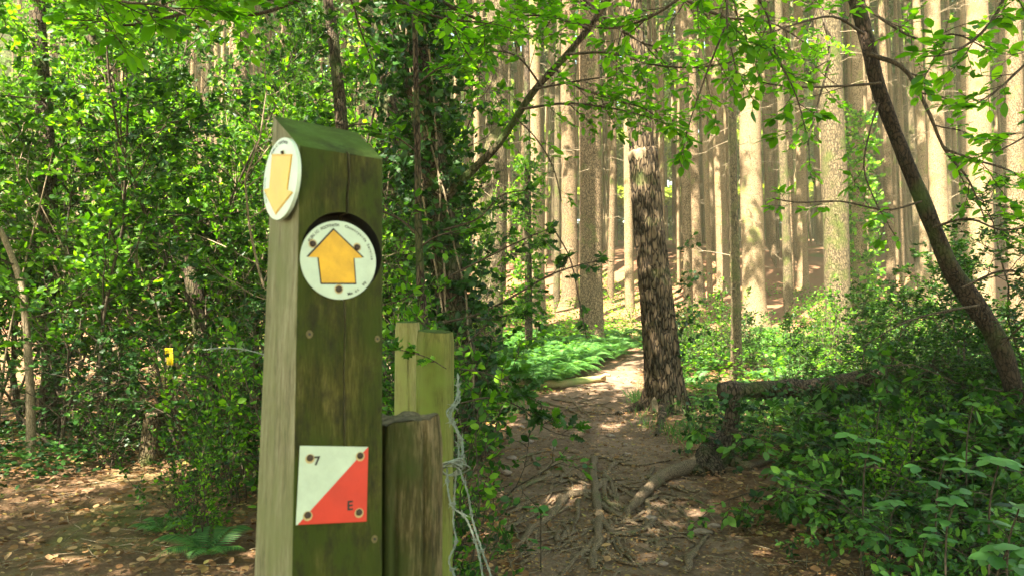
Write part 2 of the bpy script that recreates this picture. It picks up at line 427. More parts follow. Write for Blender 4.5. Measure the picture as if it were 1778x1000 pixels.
#SECTIONS
# ------------------------------------------------------------------ waymark post
def wood_mat(name, stops, stain, stainamt, bstr=.6, vscale=(14, 14, 1.6), moss=None):
    m, n, bs, out = newmat(name)
    v = texco(n, vscale)
    n1 = noise(n, v, 6, 7, .65); n2 = noise(n, v, 40, 4, .6); n3 = noise(n, texco(n, (1, 1, .6)), 9, 4, .6)
    h = mix(n, n1.outputs[0], n2.outputs[0], .4)
    rc = ramp(n, stops); n.links.new(h, rc.inputs[0]); col = rc.outputs[0]
    rs = ramp(n, [(.5 - stainamt * .2, (0, 0, 0)), (.68 - stainamt * .2, (1, 1, 1))]); n.links.new(n3.outputs[0], rs.inputs[0])
    col = mix(n, col, stain, rs.outputs[0])
    if moss:
        n4 = noise(n, texco(n, (1, 1, .45)), 42, 6, .75); rm = ramp(n, [(.48, (0, 0, 0)), (.66, (1, 1, 1))]); n.links.new(n4.outputs[0], rm.inputs[0]); col = mix(n, col, moss, rm.outputs[0])
    n.links.new(col, bs.inputs['Base Color']); bs.inputs['Roughness'].default_value = .82; bs.inputs['Specular IOR Level'].default_value = .2
    bump(n, h, bs, bstr, .002)
    return m
M_POSTF = wood_mat('algae_wood', [(.36, (.010, .009, .002)), (.49, (.045, .042, .006)), (.60, (.095, .082, .018)), (.75, (.22, .17, .06))], (.034, .048, .004), .84, 1.0, moss=(.022, .020, .006))
M_POSTL = wood_mat('grey_wood', [(.36, (.07, .06, .028)), (.49, (.20, .18, .10)), (.68, (.36, .33, .21))], (.16, .17, .07), .25)
M_POSTT = wood_mat('mossy_end_grain', [(.3, (.014, .018, .004)), (.7, (.065, .09, .012))], (.055, .095, .008), .5, 1.0, (6, 6, 6), (.07, .12, .02))
M_STUB = wood_mat('weathered_stub', [(.36, (.010, .007, .003)), (.48, (.06, .045, .015)), (.66, (.26, .19, .10))], (.035, .045, .008), .35, .9, (9, 9, 1.2))
M_FPOST = wood_mat('treated_round_post', [(.32, (.03, .028, .007)), (.48, (.10, .10, .02)), (.72, (.21, .19, .06))], (.12, .15, .025), .4, .8, (8, 8, .8))
M_FPOSTB = wood_mat('dry_round_post', [(.32, (.05, .045, .015)), (.5, (.19, .17, .06)), (.75, (.32, .28, .12))], (.20, .21, .06), .3, .8, (8, 8, .8))
M_WHITE = plain('sign_white', (.48, .56, .42), .45, var=.10, vs=45)
M_WHITE2 = plain('side_sign_white', (.54, .62, .48), .35, var=.10, vs=30)
M_YEL = plain('arrow_yellow', (.62, .33, .003), .5, var=.22, vs=40)
M_YEL2 = plain('faded_arrow_yellow', (.66, .44, .03), .45, var=.1, vs=25)
M_RED = plain('sign_red', (.56, .030, .010), .45, var=.13, vs=25)
M_BLACK = plain('black_print', (.02, .016, .01), .6)
M_RUST = plain('rusty_steel', (.045, .026, .014), .75, var=.5, vs=300)
M_STAIN = plain('rust_stain', (.48, .36, .16), .6, var=.2, vs=200)
M_KNOT = plain('knot_wood', (.13, .10, .035), .8, var=.4, vs=300)
M_WIRE = plain('galvanised_wire', (.20, .22, .17), .55, metal=.5, var=.35, vs=80)
def corners():
    t = dict(FL=P(520, 252, .813), FR=P(666, 276, .865), BL=P(474, 200, .893), BR=P(620, 229, .945))
    b = dict(FL=P(506, 1000, .800), FR=P(665, 1000, .853), BL=P(440, 1000, .878), BR=P(606, 1000, .935))
    return t, b
ct, cb = corners()
zbot = -.05
def corner_at(k, u):   # u 0 top .. 1 bottom
    a, b = ct[k], cb[k]; tt = (a[2] - zbot) / (a[2] - b[2]); e = a + (b - a) * tt
    return a + (e - a) * u
pc = np.mean([corner_at(k, 1) for k in ct], axis=0); pbase = np.array([pc[0], pc[1], g(pc[0], pc[1])])
post = thing('waymark_post', 'square mossy timber post with two arrow discs and a red and white plate', 'signpost', tuple(pbase))
def rel(V): return np.asarray(V, float) - pbase
mbp = MB(); rows = []
NL = 90
for q in range(NL + 1):
    u = q / NL
    cs = [corner_at(k, u) for k in ('FL', 'FR', 'BR', 'BL')]; ring = []
    bev = .0035
    for a in range(4):
        c = cs[a]; pr = norm(cs[a - 1] - c); nx = norm(cs[(a + 1) % 4] - c)
        for off in ((pr * bev), ((pr + nx) * bev * .30), (nx * bev)):
            ring.append(c + off)
        for s_ in (.2, .4, .6, .8): ring.append(c + (cs[(a + 1) % 4] - c) * s_)
    ring = np.array(ring); ctr = ring.mean(0)
    nz = vnoise(ring[:, 0] * 30, ring[:, 1] * 30, ring[:, 2] * 5, 3)
    ring = ring + norm(ring - ctr) * (nz * .0012)[:, None]
    if q == 0: ring[:, 2] -= .001
    rows.append(ring)
k = len(rows[0]); V = np.concatenate(rows)
ii = np.arange(NL)[:, None] * k; jj = np.arange(k)[None]; j2 = (jj + 1) % k
mbp.add(rel(V), [np.stack([ii + jj, ii + k + jj, ii + k + j2, ii + j2], -1).reshape(-1, 4), np.arange(k)[None], (np.arange(k) + NL * k)[::-1][None]])
body = mbp.build('post_body', M_POSTF, post)
FL_, FR_, FB_ = ct['FL'], ct['FR'], cb['FL']
EX = norm(FR_ - FL_); EX = norm(EX * np.array([1, 1, 0.0])); UPp = norm(ct['FL'] - cb['FL'])
NF = norm(np.cross(norm(cb['FR'] + ct['FR'] - cb['FL'] - ct['FL']), UPp)); EZ = UPp; EXf = np.cross(EZ, NF)
if NF[1] > 0: NF = -NF
EXf = norm(np.cross(EZ, NF)); 
if EXf[0] < 0: EXf = -EXf
O_F = (ct['FL'] + cb['FL'] + ct['FR'] + cb['FR']) / 4
def hit(px, py, o, n_):
    r = ray(px, py); t = np.dot(o - EYE, n_) / np.dot(r, n_); return EYE + r * t
def onf(px, py): return hit(px, py, O_F, NF)
def prism(mb, pts, n_, lo, hi):
    pts = np.asarray(pts); k = len(pts); a = pts + n_ * lo; b = pts + n_ * hi
    idx = np.arange(k)
    nrm = np.cross(pts[1] - pts[0], pts[2] - pts[1])
    area = sum(np.dot(n_, np.cross(pts[i_] - pts[0], pts[(i_ + 1) % k] - pts[0])) for i_ in range(1, k - 1))
    if area < 0: a = a[::-1]; b = b[::-1]
    mb.add(rel(np.vstack([a, b])), [(idx + k)[None], idx[::-1][None], np.stack([idx, (idx + 1) % k, (idx + 1) % k + k, idx + k], -1)])
def cyl_cutter(c, n_, r, depth):
    th = np.linspace(0, 2 * PI, 72, endpoint=False)
    pts = c + np.cos(th)[:, None] * EXf * r + np.sin(th)[:, None] * EZ * r
    m = MB(); prism(m, pts, n_, -depth, .03); return m
dc = onf(588, 452) ; DR = .0425
def bool_cut(target, m):
    cut = m.build('cutter', None, post)
    md = target.modifiers.new('b', 'BOOLEAN'); md.operation = 'DIFFERENCE'; md.solver = 'EXACT'; md.object = cut
    bpy.context.view_layer.update()
    dg = bpy.context.evaluated_depsgraph_get(); me = bpy.data.meshes.new_from_object(target.evaluated_get(dg))
    target.modifiers.clear(); target.data = me; bpy.data.objects.remove(cut)
bool_cut(body, cyl_cutter(dc + EXf * .0042 + EZ * .0075, NF, .0455, .022))
def crack(pp, wid, depth):
    m = MB(); pp = [onf(*q) for q in pp]
    L = [p - EXf * wid * s_ for p, s_ in zip(pp, np.linspace(1, .8, len(pp)))]; Rr = [p + EXf * wid for p in pp]
    prism(m, L + Rr[::-1], NF, -depth, .02); return m
bool_cut(body, crack([(604, 262), (606, 310), (602, 345), (603, 395)], .0014, .03))
bool_cut(body, crack([(597, 505), (599, 560), (597, 650), (598, 790)], .0008, .02))
for q in (0, 1): pass
body.data.materials.clear(); body.data.materials.append(M_POSTF); body.data.materials.append(M_POSTL); body.data.materials.append(M_POSTT); body.data.materials.append(plain('recess_painted_shade', (.012, .010, .004), .9, var=.5, vs=80))  # recess faces near black: the shadow behind the disc, painted into their colour
NLft = norm(np.cross(norm(ct['FL'] - ct['BL']), UPp)); NLft = NLft if NLft[0] < 0 else -NLft
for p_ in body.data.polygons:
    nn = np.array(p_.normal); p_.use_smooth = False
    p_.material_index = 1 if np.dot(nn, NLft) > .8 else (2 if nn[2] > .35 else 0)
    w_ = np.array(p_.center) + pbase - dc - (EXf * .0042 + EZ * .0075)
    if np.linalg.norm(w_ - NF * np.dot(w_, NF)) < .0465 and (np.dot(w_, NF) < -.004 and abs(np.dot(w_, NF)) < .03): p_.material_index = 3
def disc(c, n_, ex, ez, r, th, arrow, screws, mats, label, letters):
    t = np.linspace(0, 2 * PI, 64, endpoint=False)
    m = MB(); prism(m, c + np.cos(t)[:, None] * ex * r + np.sin(t)[:, None] * ez * r, n_, -th, 0)
    # soft rim
    o = m.build('waymark_disc', mats[0], post, smooth=False); tag(o, label)
    A = lambda q: c + ex * q[0] * r + ez * q[1] * r
    m = MB(); ctr = np.mean(arrow, axis=0)
    prism(m, [A(q) for q in (np.array(arrow) - ctr) * 1.075 + ctr], n_, .0001, .0003); m.build('arrow_outline', M_BLACK if mats[1] is M_YEL else M_YEL, o, smooth=False)
    m = MB(); prism(m, [A(q) for q in arrow], n_, .0003, .0007); m.build('arrow', mats[1], o, smooth=False)
    for (sx, sy, sr) in screws:
        m = MB(); b = A((sx, sy)); rr = sr
        rings = [(rr, 0), (rr * .95, .0012), (rr * .6, .0022), (rr * .25, .0018)]
        Vv = []; kk = 16; tt = np.linspace(0, 2 * PI, kk, endpoint=False)
        for (q1, q2) in rings: Vv.append(b + (np.cos(tt)[:, None] * ex + np.sin(tt)[:, None] * ez) * q1 + n_ * (q2 + .0002))
        Vv = np.concatenate(Vv); i_ = np.arange(3)[:, None] * kk; j_ = np.arange(kk)[None]; jn = (j_ + 1) % kk
        m.add(rel(Vv), [np.stack([i_ + j_, i_ + jn, i_ + kk + jn, i_ + kk + j_], -1).reshape(-1, 4), (np.arange(kk) + 3 * kk)[None]])
        m.build('screw', M_RUST, o)
        m = MB(); prism(m, b + (np.cos(tt)[:, None] * ex * rr * 1.35 + np.sin(tt)[:, None] * ez * rr * 1.45), n_, .00005, .00018); m.build('rust_mark', M_STAIN, o, smooth=False)
    if letters: arc_text(o, c, n_, ex, ez, r * .86, letters)
    return o
def text_mesh(s_, size):
    cu = bpy.data.curves.new('t', 'FONT'); cu.body = s_; cu.size = size; cu.align_x = 'CENTER'; cu.resolution_u = 3; cu.offset = .03
    ob = bpy.data.objects.new('t', cu); C.objects.link(ob); bpy.context.view_layer.update()
    me = bpy.data.meshes.new_from_object(ob.evaluated_get(bpy.context.evaluated_depsgraph_get()))
    V = np.array([v.co[:] for v in me.vertices]).reshape(-1, 3); Fs = [list(p.vertices) for p in me.polygons]
    bpy.data.objects.remove(ob); bpy.data.meshes.remove(me); return V, Fs
_glyph = {}
def put_glyph(m, ch, size, o, ax, ay, n_, lift=.0003):
    if ch == ' ': return
    if ch not in _glyph: _glyph[ch] = text_mesh(ch, 1.0)
    V, Fs = _glyph[ch]
    W = o + V[:, 0:1] * size * ax + V[:, 1:2] * size * ay + n_ * lift
    m.add(rel(W), [np.array([f]) for f in Fs])
def arc_text(parent, c, n_, ex, ez, r, items):
    m = MB()
    for (txt, mid, size, outward) in items:
        step = size * .62 / r; tot = step * (len(txt) - 1)
        for i_, ch in enumerate(txt):
            a = mid + (tot / 2 - i_ * step) * (1 if outward else -1)
            rad = ex * math.cos(a) + ez * math.sin(a); tan = ex * math.sin(a) - ez * math.cos(a)
            if outward: put_glyph(m, ch, size, c + rad * r, tan, rad, n_)
            else: put_glyph(m, ch, size, c + rad * (r + size * .6), -tan, -rad, n_)
    m.build('lettering', M_BLACK, parent, smooth=False)
ARW = [(-.16, .75), (.62, .10), (.375, .07), (.43, -.56), (-.45, -.60), (-.535, .03), (-.80, .02)]
disc(dc + NF * .0016, NF, EXf, EZ, DR, .003, ARW, [(-.69, .36, .0034), (.475, .36, .0034), (.0, -.74, .0036)], (M_WHITE, M_YEL),
     'round white disc with dark outlined yellow arrow pointing up',
     [('PUBLIC FOOTPATH', R(122), .0042, True), ('Countryside Service', R(42), .0042, True), ('Me nt  90', R(-55), .0044, False)])
# side disc, bolted a little proud of the left face, turned slightly
NLx = norm(NLft + NF * .10); 
if True:
    cL = hit(486, 311, (ct['FL'] + ct['BL']) / 2 + NLft * .0135, NLx)
    exL = norm(np.cross(UPp, NLx)); exL = exL if np.dot(exL, NF) > 0 else -exL   # towards the front edge
    rot = R(-12)
    def rt(q): return (-(q[0] * math.cos(rot) - q[1] * math.sin(rot)), -(q[0] * math.sin(rot) + q[1] * math.cos(rot)))
    ARL = [rt(((x + .02) * 1.2, y * .95)) for x, y in [(0, .88), (.70, .30), (.44, .26), (.48, -.58), (-.48, -.58), (-.44, .26), (-.70, .30)]]
    disc(cL, NLx, exL, UPp, .0445, .004, ARL, [(.15, .62, .002)], (M_WHITE2, M_YEL2), 'round white disc with faded yellow arrow pointing down on the left face',
         [('PUBLIC FOOTPATH', R(95), .0046, True), ('Countryside', R(190), .0044, False)])
    m = MB(); tt = np.linspace(0, 2 * PI, 20, endpoint=False)
    c0 = cL - NLx * .006 - NLft * .004
    prism(m, c0 + (np.cos(tt)[:, None] * exL + np.sin(tt)[:, None] * UPp) * .012, NLx, -.012, .003); m.build('spacer', M_RUST, post, smooth=False)
# red and white control plate
pw = [onf(*q) for q in ((520, 773), (638, 775), (635, 904), (513, 910))]
m = MB(); prism(m, pw, NF, .001, .0022); plate = m.build('control_plate', M_WHITE, post, smooth=False); tag(plate, 'square plate split diagonally into white and red halves')
tri = [pw[1] + (pw[0] - pw[1]) * .012, pw[1] + (pw[2] - pw[1]) * .006, pw[2], pw[3] + (pw[2] - pw[3]) * .02]
m = MB(); prism(m, [tri[0] + (tri[1] - tri[0]) * .5, tri[1], tri[2], tri[3]], NF, .0022, .0024); m.build('red_half', M_RED, plate, smooth=False)
tt = np.linspace(0, 2 * PI, 16, endpoint=False)
for (sx, sy) in ((537, 794), (624, 790), (533, 893), (622, 888)):
    b = onf(sx, sy); m = MB(); Vv = []
    for (q1, q2) in [(.0036, .0024), (.0034, .0036), (.0022, .0046), (.0008, .0042)]: Vv.append(b + (np.cos(tt)[:, None] * EXf + np.sin(tt)[:, None] * EZ) * q1 + NF * q2)
    Vv = np.concatenate(Vv); i_ = np.arange(3)[:, None] * 16; j_ = np.arange(16)[None]; jn = (j_ + 1) % 16
    m.add(rel(Vv), [np.stack([i_ + j_, i_ + jn, i_ + 16 + jn, i_ + 16 + j_], -1).reshape(-1, 4), (np.arange(16) + 48)[None]]); m.build('screw', M_RUST, plate)
    m = MB(); prism(m, b + (np.cos(tt)[:, None] * EXf + np.sin(tt)[:, None] * EZ) * .0050 - EZ * .0008, NF, .0024, .00255); m.build('rust_mark', M_STAIN, plate, smooth=False)
m = MB(); put_glyph(m, '7', .0125, onf(549, 806), EXf, EZ, NF, .0027); put_glyph(m, 'E', .0135, onf(606, 884), EXf, EZ, NF, .0027)
m.build('lettering', M_BLACK, plate, smooth=False)
for (sx, sy, r_) in ((537, 580, .0036), (655, 588, .0030), (650, 935, .0035)):   # old nail holes and knots
    m = MB(); b = onf(sx, sy); prism(m, b + (np.cos(tt)[:, None] * EXf * r_ + np.sin(tt)[:, None] * EZ * r_ * 1.2), NF, -.002, .0008); m.build('knot', M_KNOT, post, smooth=False)
    m = MB(); prism(m, b + (np.cos(tt)[:, None] * EXf + np.sin(tt)[:, None] * EZ) * r_ * .45, NF, .0008, .0012); m.build('nail_hole', M_BLACK, post, smooth=False)
# ------------------------------------------------------------------ fence posts and stub
def round_post(name, label, px, pytop, d, r, mat, seed, slope=(0, 0), rough=.04, split=False, ragged=0.0):
    top = P(px, pytop, d); gz = g(top[0], top[1]); root = thing(name, label, 'post', (top[0], top[1], gz), 0, None)
    h = top[2] - gz; n_ = 50; seg = 72
    zz = np.linspace(-.25, h, n_); th = np.linspace(0, 2 * PI, seg, endpoint=False)
    TH, ZZ = np.meshgrid(th, zz)
    rr = r * (1 + rough * vnoise(np.cos(TH) * 3, np.sin(TH) * 3, ZZ * .8, seed) + rough * .6 * vnoise(np.cos(TH) * 12, np.sin(TH) * 12, ZZ * 1.5, seed + 4))
    if split:   # a drying crack running down one side
        for a0 in split: rr = rr - r * .26 * np.exp(-((np.angle(np.exp(1j * (TH - a0 - .05 * np.sin(ZZ * 9)))) / .035) ** 2))
    X = np.cos(TH) * rr; Y = np.sin(TH) * rr; Z = ZZ + (ZZ / h) ** 8 * (slope[0] * X + slope[1] * Y)
    if ragged:
        Z = Z + np.clip((ZZ / h), 0, 1) ** 14 * ragged * vnoise(np.cos(TH) * 4, np.sin(TH) * 4, 0, seed + 9)
    # worn shoulder
    sh = np.clip((ZZ - (h - .012)) / .012, 0, 1); X *= 1 - .07 * sh ** 2; Y *= 1 - .07 * sh ** 2
    m = MB(); i_ = np.arange(n_ - 1)[:, None] * seg; j_ = np.arange(seg)[None]; jn = (j_ + 1) % seg
    m.add(np.stack([X, Y, Z], -1).reshape(-1, 3), np.stack([i_ + j_, i_ + jn, i_ + seg + jn, i_ + seg + j_], -1).reshape(-1, 4))
    m.build('shaft', mat, root)
    # end grain
    rings = []; 
    for f_ in (1, .9, .75, .55, .35, .15): rings.append(np.stack([X[-1] * f_, Y[-1] * f_, Z[-1] * f_ + (1 - f_) * Z[-1].mean() + (.002 * (1 - f_)) * np.ones(seg) + .0015 * vnoise(X[-1] * f_ * 160, Y[-1] * f_ * 160, 0, seed)], -1))
    Vv = np.concatenate(rings); m = MB(); i_ = np.arange(5)[:, None] * seg
    m.add(Vv, [np.stack([i_ + j_, i_ + jn, i_ + seg + jn, i_ + seg + j_], -1).reshape(-1, 4), (np.arange(seg) + 5 * seg)[None]])
    m.build('end_grain', M_POSTT if mat is not M_STUB else M_ENDSTUB, root)
    return root
M_ENDSTUB = wood_mat('stub_end_grain', [(.35, (.03, .022, .01)), (.7, (.26, .20, .12))], (.03, .03, .01), .3, .9, (20, 20, 20))
round_post('stub_post', 'short rotting dark round post right against the square signpost', 699, 726, .93, .0475, M_STUB, 5, (.02, .05), .09, [3.9, 4.7, 5.5], .005)
round_post('fence_post', 'tall round green fence post with a drying crack, nearer and wider of the pair', 756, 575, 2.1, .050, M_FPOST, 7, (-.05, .1), .04, [3.55])
round_post('fence_post', 'slimmer round fence post partly hidden behind the wider cracked one', 708, 559, 2.9, .046, M_FPOSTB, 8, (.0, .1), .03, [4.9])
# ------------------------------------------------------------------ barbed wire
def twist(mb, pts, r, wr, turns, seg=6, n=200, ph=0):
    c = smooth_line(pts, n); T = norm(np.gradient(c, axis=0)); ref = np.array([1., 0, 0.1])
    N = norm(np.cross(T, ref)); B = np.cross(T, N)
    for k_ in (0, PI):
        a = np.linspace(0, turns * 2 * PI, n) + k_ + ph
        tube(mb, c + N * np.cos(a)[:, None] * r + B * np.sin(a)[:, None] * r, wr, seg)
    return c
def barb(mb, c, seed, s=.013, wr=.0011):
    rg = np.random.default_rng(seed)
    for q in range(4):
        d = norm(rg.normal(0, 1, 3)); tube(mb, [c - d * s * .3, c, c + d * s], [wr, wr, wr * .25], 5)
    a = np.linspace(0, 4 * PI, 30); ax = norm(rg.normal(0, 1, 3)); u_ = norm(np.cross(ax, [0, 0, 1])); v_ = np.cross(ax, u_)
    tube(mb, c + np.cos(a)[:, None] * u_ * .0032 + np.sin(a)[:, None] * v_ * .0032 + ax * (a[:, None] / (4 * PI) - .5) * .006, wr, 5)
wroot = thing('barbed_wire', 'tangled barbed wire looped round the fence posts and hanging down beside the bush', 'wire', tuple(P(785, 810, 1.55)))
wo = np.array(wroot.location)
class RMB(MB):
    def add(s, V, Fc): super().add(np.asarray(V, float).reshape(-1, 3) - wo, Fc)
dW = 1.55
m = RMB(); rg = np.random.default_rng(3)
knot = [P(762, 818, 1.52), P(775, 806, 1.50), P(800, 800, 1.53), P(806, 812, 1.58), P(785, 822, 1.60), P(765, 812, 1.56), P(778, 802, 1.49), P(798, 810, 1.52)]
for q in range(4):
    kk = [p + rg.normal(0, .0035, 3) for p in knot]; tube(m, smooth_line(kk, 70), .0015, 6)
m.build('knot', M_WIRE, wroot)
def strand(pts, nb, seed, wr=.00105, name='strand', r=.0012, turns=None):
    m = RMB(); L = np.linalg.norm(np.diff(np.array(pts), axis=0), axis=1).sum(); c = twist(m, pts, r, wr, turns or L / .03, 5, 160)
    for q in range(nb):
        barb(m, c[int((q + .5) / nb * 159)], seed * 31 + q)
    m.build(name, M_WIRE, wroot)
for q in range(3):
    o_ = rg.normal(0, .006, (6, 3))
    strand(list(np.array([P(796, 655, 1.75), P(792, 690, 1.70), P(781, 715, 1.63), P(792, 750, 1.6), P(800, 785, 1.57), P(795, 806, 1.53)]) + o_), 5, q + 1)
strand([P(776, 812, 1.52), P(778, 850, 1.48), P(786, 880, 1.46), P(806, 895, 1.44), P(822, 930, 1.42), P(836, 985, 1.38), P(842, 1060, 1.3)], 5, 7)
strand([P(797, 812, 1.53), P(812, 855, 1.50), P(820, 900, 1.48), P(835, 950, 1.44), P(855, 1010, 1.4), P(860, 1080, 1.36)], 4, 8)
strand([P(792, 815, 1.55), P(787, 900, 1.55), P(792, 940, 1.52), P(780, 975, 1.5), P(800, 1020, 1.45)], 3, 9)
tag(wroot)
wr2 = thing('barbed_wire', 'thin silvery barbed wire stretched left of the square signpost', 'wire', tuple(P(400, 606, 3.2))); wo = np.array(wr2.location)
m = RMB(); c_ = twist(m, [P(352, 607, 3.3), P(400, 604, 3.25), P(447, 612, 3.15), P(520, 640, 3.0)], .0016, .0016, 14, 5)
for q in range(4): barb(m, c_[20 + q * 42], 90 + q, .03, .0017)
m.build('strand', M_WIRE, wr2)
# ------------------------------------------------------------------ trees
def rng(s): return np.random.default_rng(s)
def trunk_line(pix, d, top=None):
    """pixel line top->base at distance d, as base->top points in the world and radii"""
    pts = [P(x, y, d) for x, y, w_ in pix][::-1]; rad = [w_ / 2 / F * d for x, y, w_ in pix][::-1]
    gz = g(pts[0][0], pts[0][1])
    if pts[0][2] > gz: pts.insert(0, np.array([pts[0][0], pts[0][1], gz - .1])); rad.insert(0, rad[0] * 1.05)
    else: pts[0][2] = min(pts[0][2], gz - .1)
    if top and pts[-1][2] < top:
        dr = pts[-1] - pts[-2]; dr = dr / dr[2]; dr[:2] *= .4
        h = top - pts[-1][2]
        pts += [pts[-1] + dr * h * .35, pts[-1] + dr * h * .7, pts[-1] + dr * h]; r0 = rad[-1]; rad += [r0 * .8, r0 * .5, r0 * .15]
    return np.array(pts), np.array(rad)
def dense(pts, rad, n):
    seg = np.concatenate([[0], np.cumsum(np.linalg.norm(np.diff(pts, axis=0), axis=1))]); k = len(pts)
    c = smooth_line(pts, n); u = np.linspace(0, k - 1, n)
    return c, np.interp(u, np.arange(k), rad)
def root_of(name, label, cat, base, group=None):
    return thing(name, label, cat, tuple(base), 0, group)
class OMB(MB):
    def __init__(s, o): super().__init__(); s.o = np.array(o.location)
    def add(s, V, Fc): super().add(np.asarray(V, float).reshape(-1, 3) - s.o, Fc)
def dead_branches(m, c, rad, seed, n, zlo, zhi, L=(.3, 1.3)):
    r = rng(seed)
    for _ in range(n):
        z = r.uniform(zlo, zhi); i = int(np.argmin(abs(c[:, 2] - z))); a = r.uniform(0, 2 * PI); l = r.uniform(*L)
        d = np.array([math.cos(a), math.sin(a), r.uniform(-.35, .25)]); p0 = c[i] + d * rad[i] * .9
        pts = [p0, p0 + d * l * .5 + np.array([0, 0, .02]), p0 + d * l + np.array([0, 0, r.uniform(-.15, .08)])]
        tube(m, pts, [.008, .005, .002], 4, cap=False)
        for q in range(3):
            b = pts[1] + (pts[2] - pts[1]) * r.uniform(0, .8); e = b + norm(d + r.normal(0, .7, 3)) * l * r.uniform(.15, .4)
            tube(m, [b, e], [.004, .002], 3, cap=False)
def conifer_crown(m, c, seed, zlo, n=58, leaves_per=34, spread=1.7, size=.26):
    r = rng(seed); ztop = c[-1][2]; B = []; D = []; Nn = []; Ls = []
    for k_ in range(n):
        f = (k_ + r.uniform(0, 1)) / n; z = zlo + (ztop - zlo) * f; i = int(np.argmin(abs(c[:, 2] - z)))
        a = r.uniform(0, 2 * PI); L = spread * (1.05 - .85 * f) * r.uniform(.7, 1.2); d = np.array([math.cos(a), math.sin(a), -.12 + .35 * f])
        t = r.uniform(.15, 1, leaves_per)[:, None]; p = c[i] + d * L * t + r.normal(0, .10, (leaves_per, 3)) - np.array([0, 0, .25]) * t ** 2
        B.append(p); D.append(d + r.normal(0, .55, (leaves_per, 3)) + np.array([0, 0, -.25])); Nn.append(r.normal(0, .6, (leaves_per, 3)) + np.array([0, 0, 1.])); Ls.append(r.uniform(.6, 1.2, leaves_per) * size)
    leaves(m, np.concatenate(B), np.concatenate(D), np.concatenate(Nn), np.concatenate(Ls), 'quad')
# --- stand conifers: prototypes
def stand_proto(seed, mat, loc, label):
    r = rng(seed); H = r.uniform(22, 26); root = root_of('conifer_tree', label, 'tree', loc, 'conifers of the sunlit stand')
    z = np.linspace(-.3, H, 34); c = np.stack([.10 * vnoise(z * .15, 0 * z, 0, seed) + .15 * (z / H) ** 2, .10 * vnoise(z * .15, 0 * z + 7, 0, seed), z], -1)
    rad = .125 * (1 - .80 * (z / H) ** 1.15) + .035 * np.exp(-np.clip(z, 0, 99) / .3)
    m = MB(); tube(m, c, rad, 16, rough=.07, rscale=2.5, seed=seed, cap=False); m.build('trunk', mat, root)
    m = MB(); dead_branches(m, c, rad, seed, 22, 1.6, 12.5, (.2, .8)); m.build('dead_branches', M_TWIGPALE, root)
    m = MB(); conifer_crown(m, c, seed, 12.0 + r.uniform(-1, 1.5)); m.build('crown', M_NEEDLE, root, smooth=False)
    return root
SL = {'near': 'straight slender conifer of the sunlit stand on the reddish slope behind the fern bed',
      'far': 'thin distant conifer trunk deep in the crowded back of the sunlit stand',
      'left': 'conifer trunk glimpsed through the dense leafy thicket behind the square signpost'}
GR = {'near': 'front rows of the sunlit conifer stand', 'far': 'back rows of the sunlit conifer stand', 'left': 'conifers behind the thicket'}
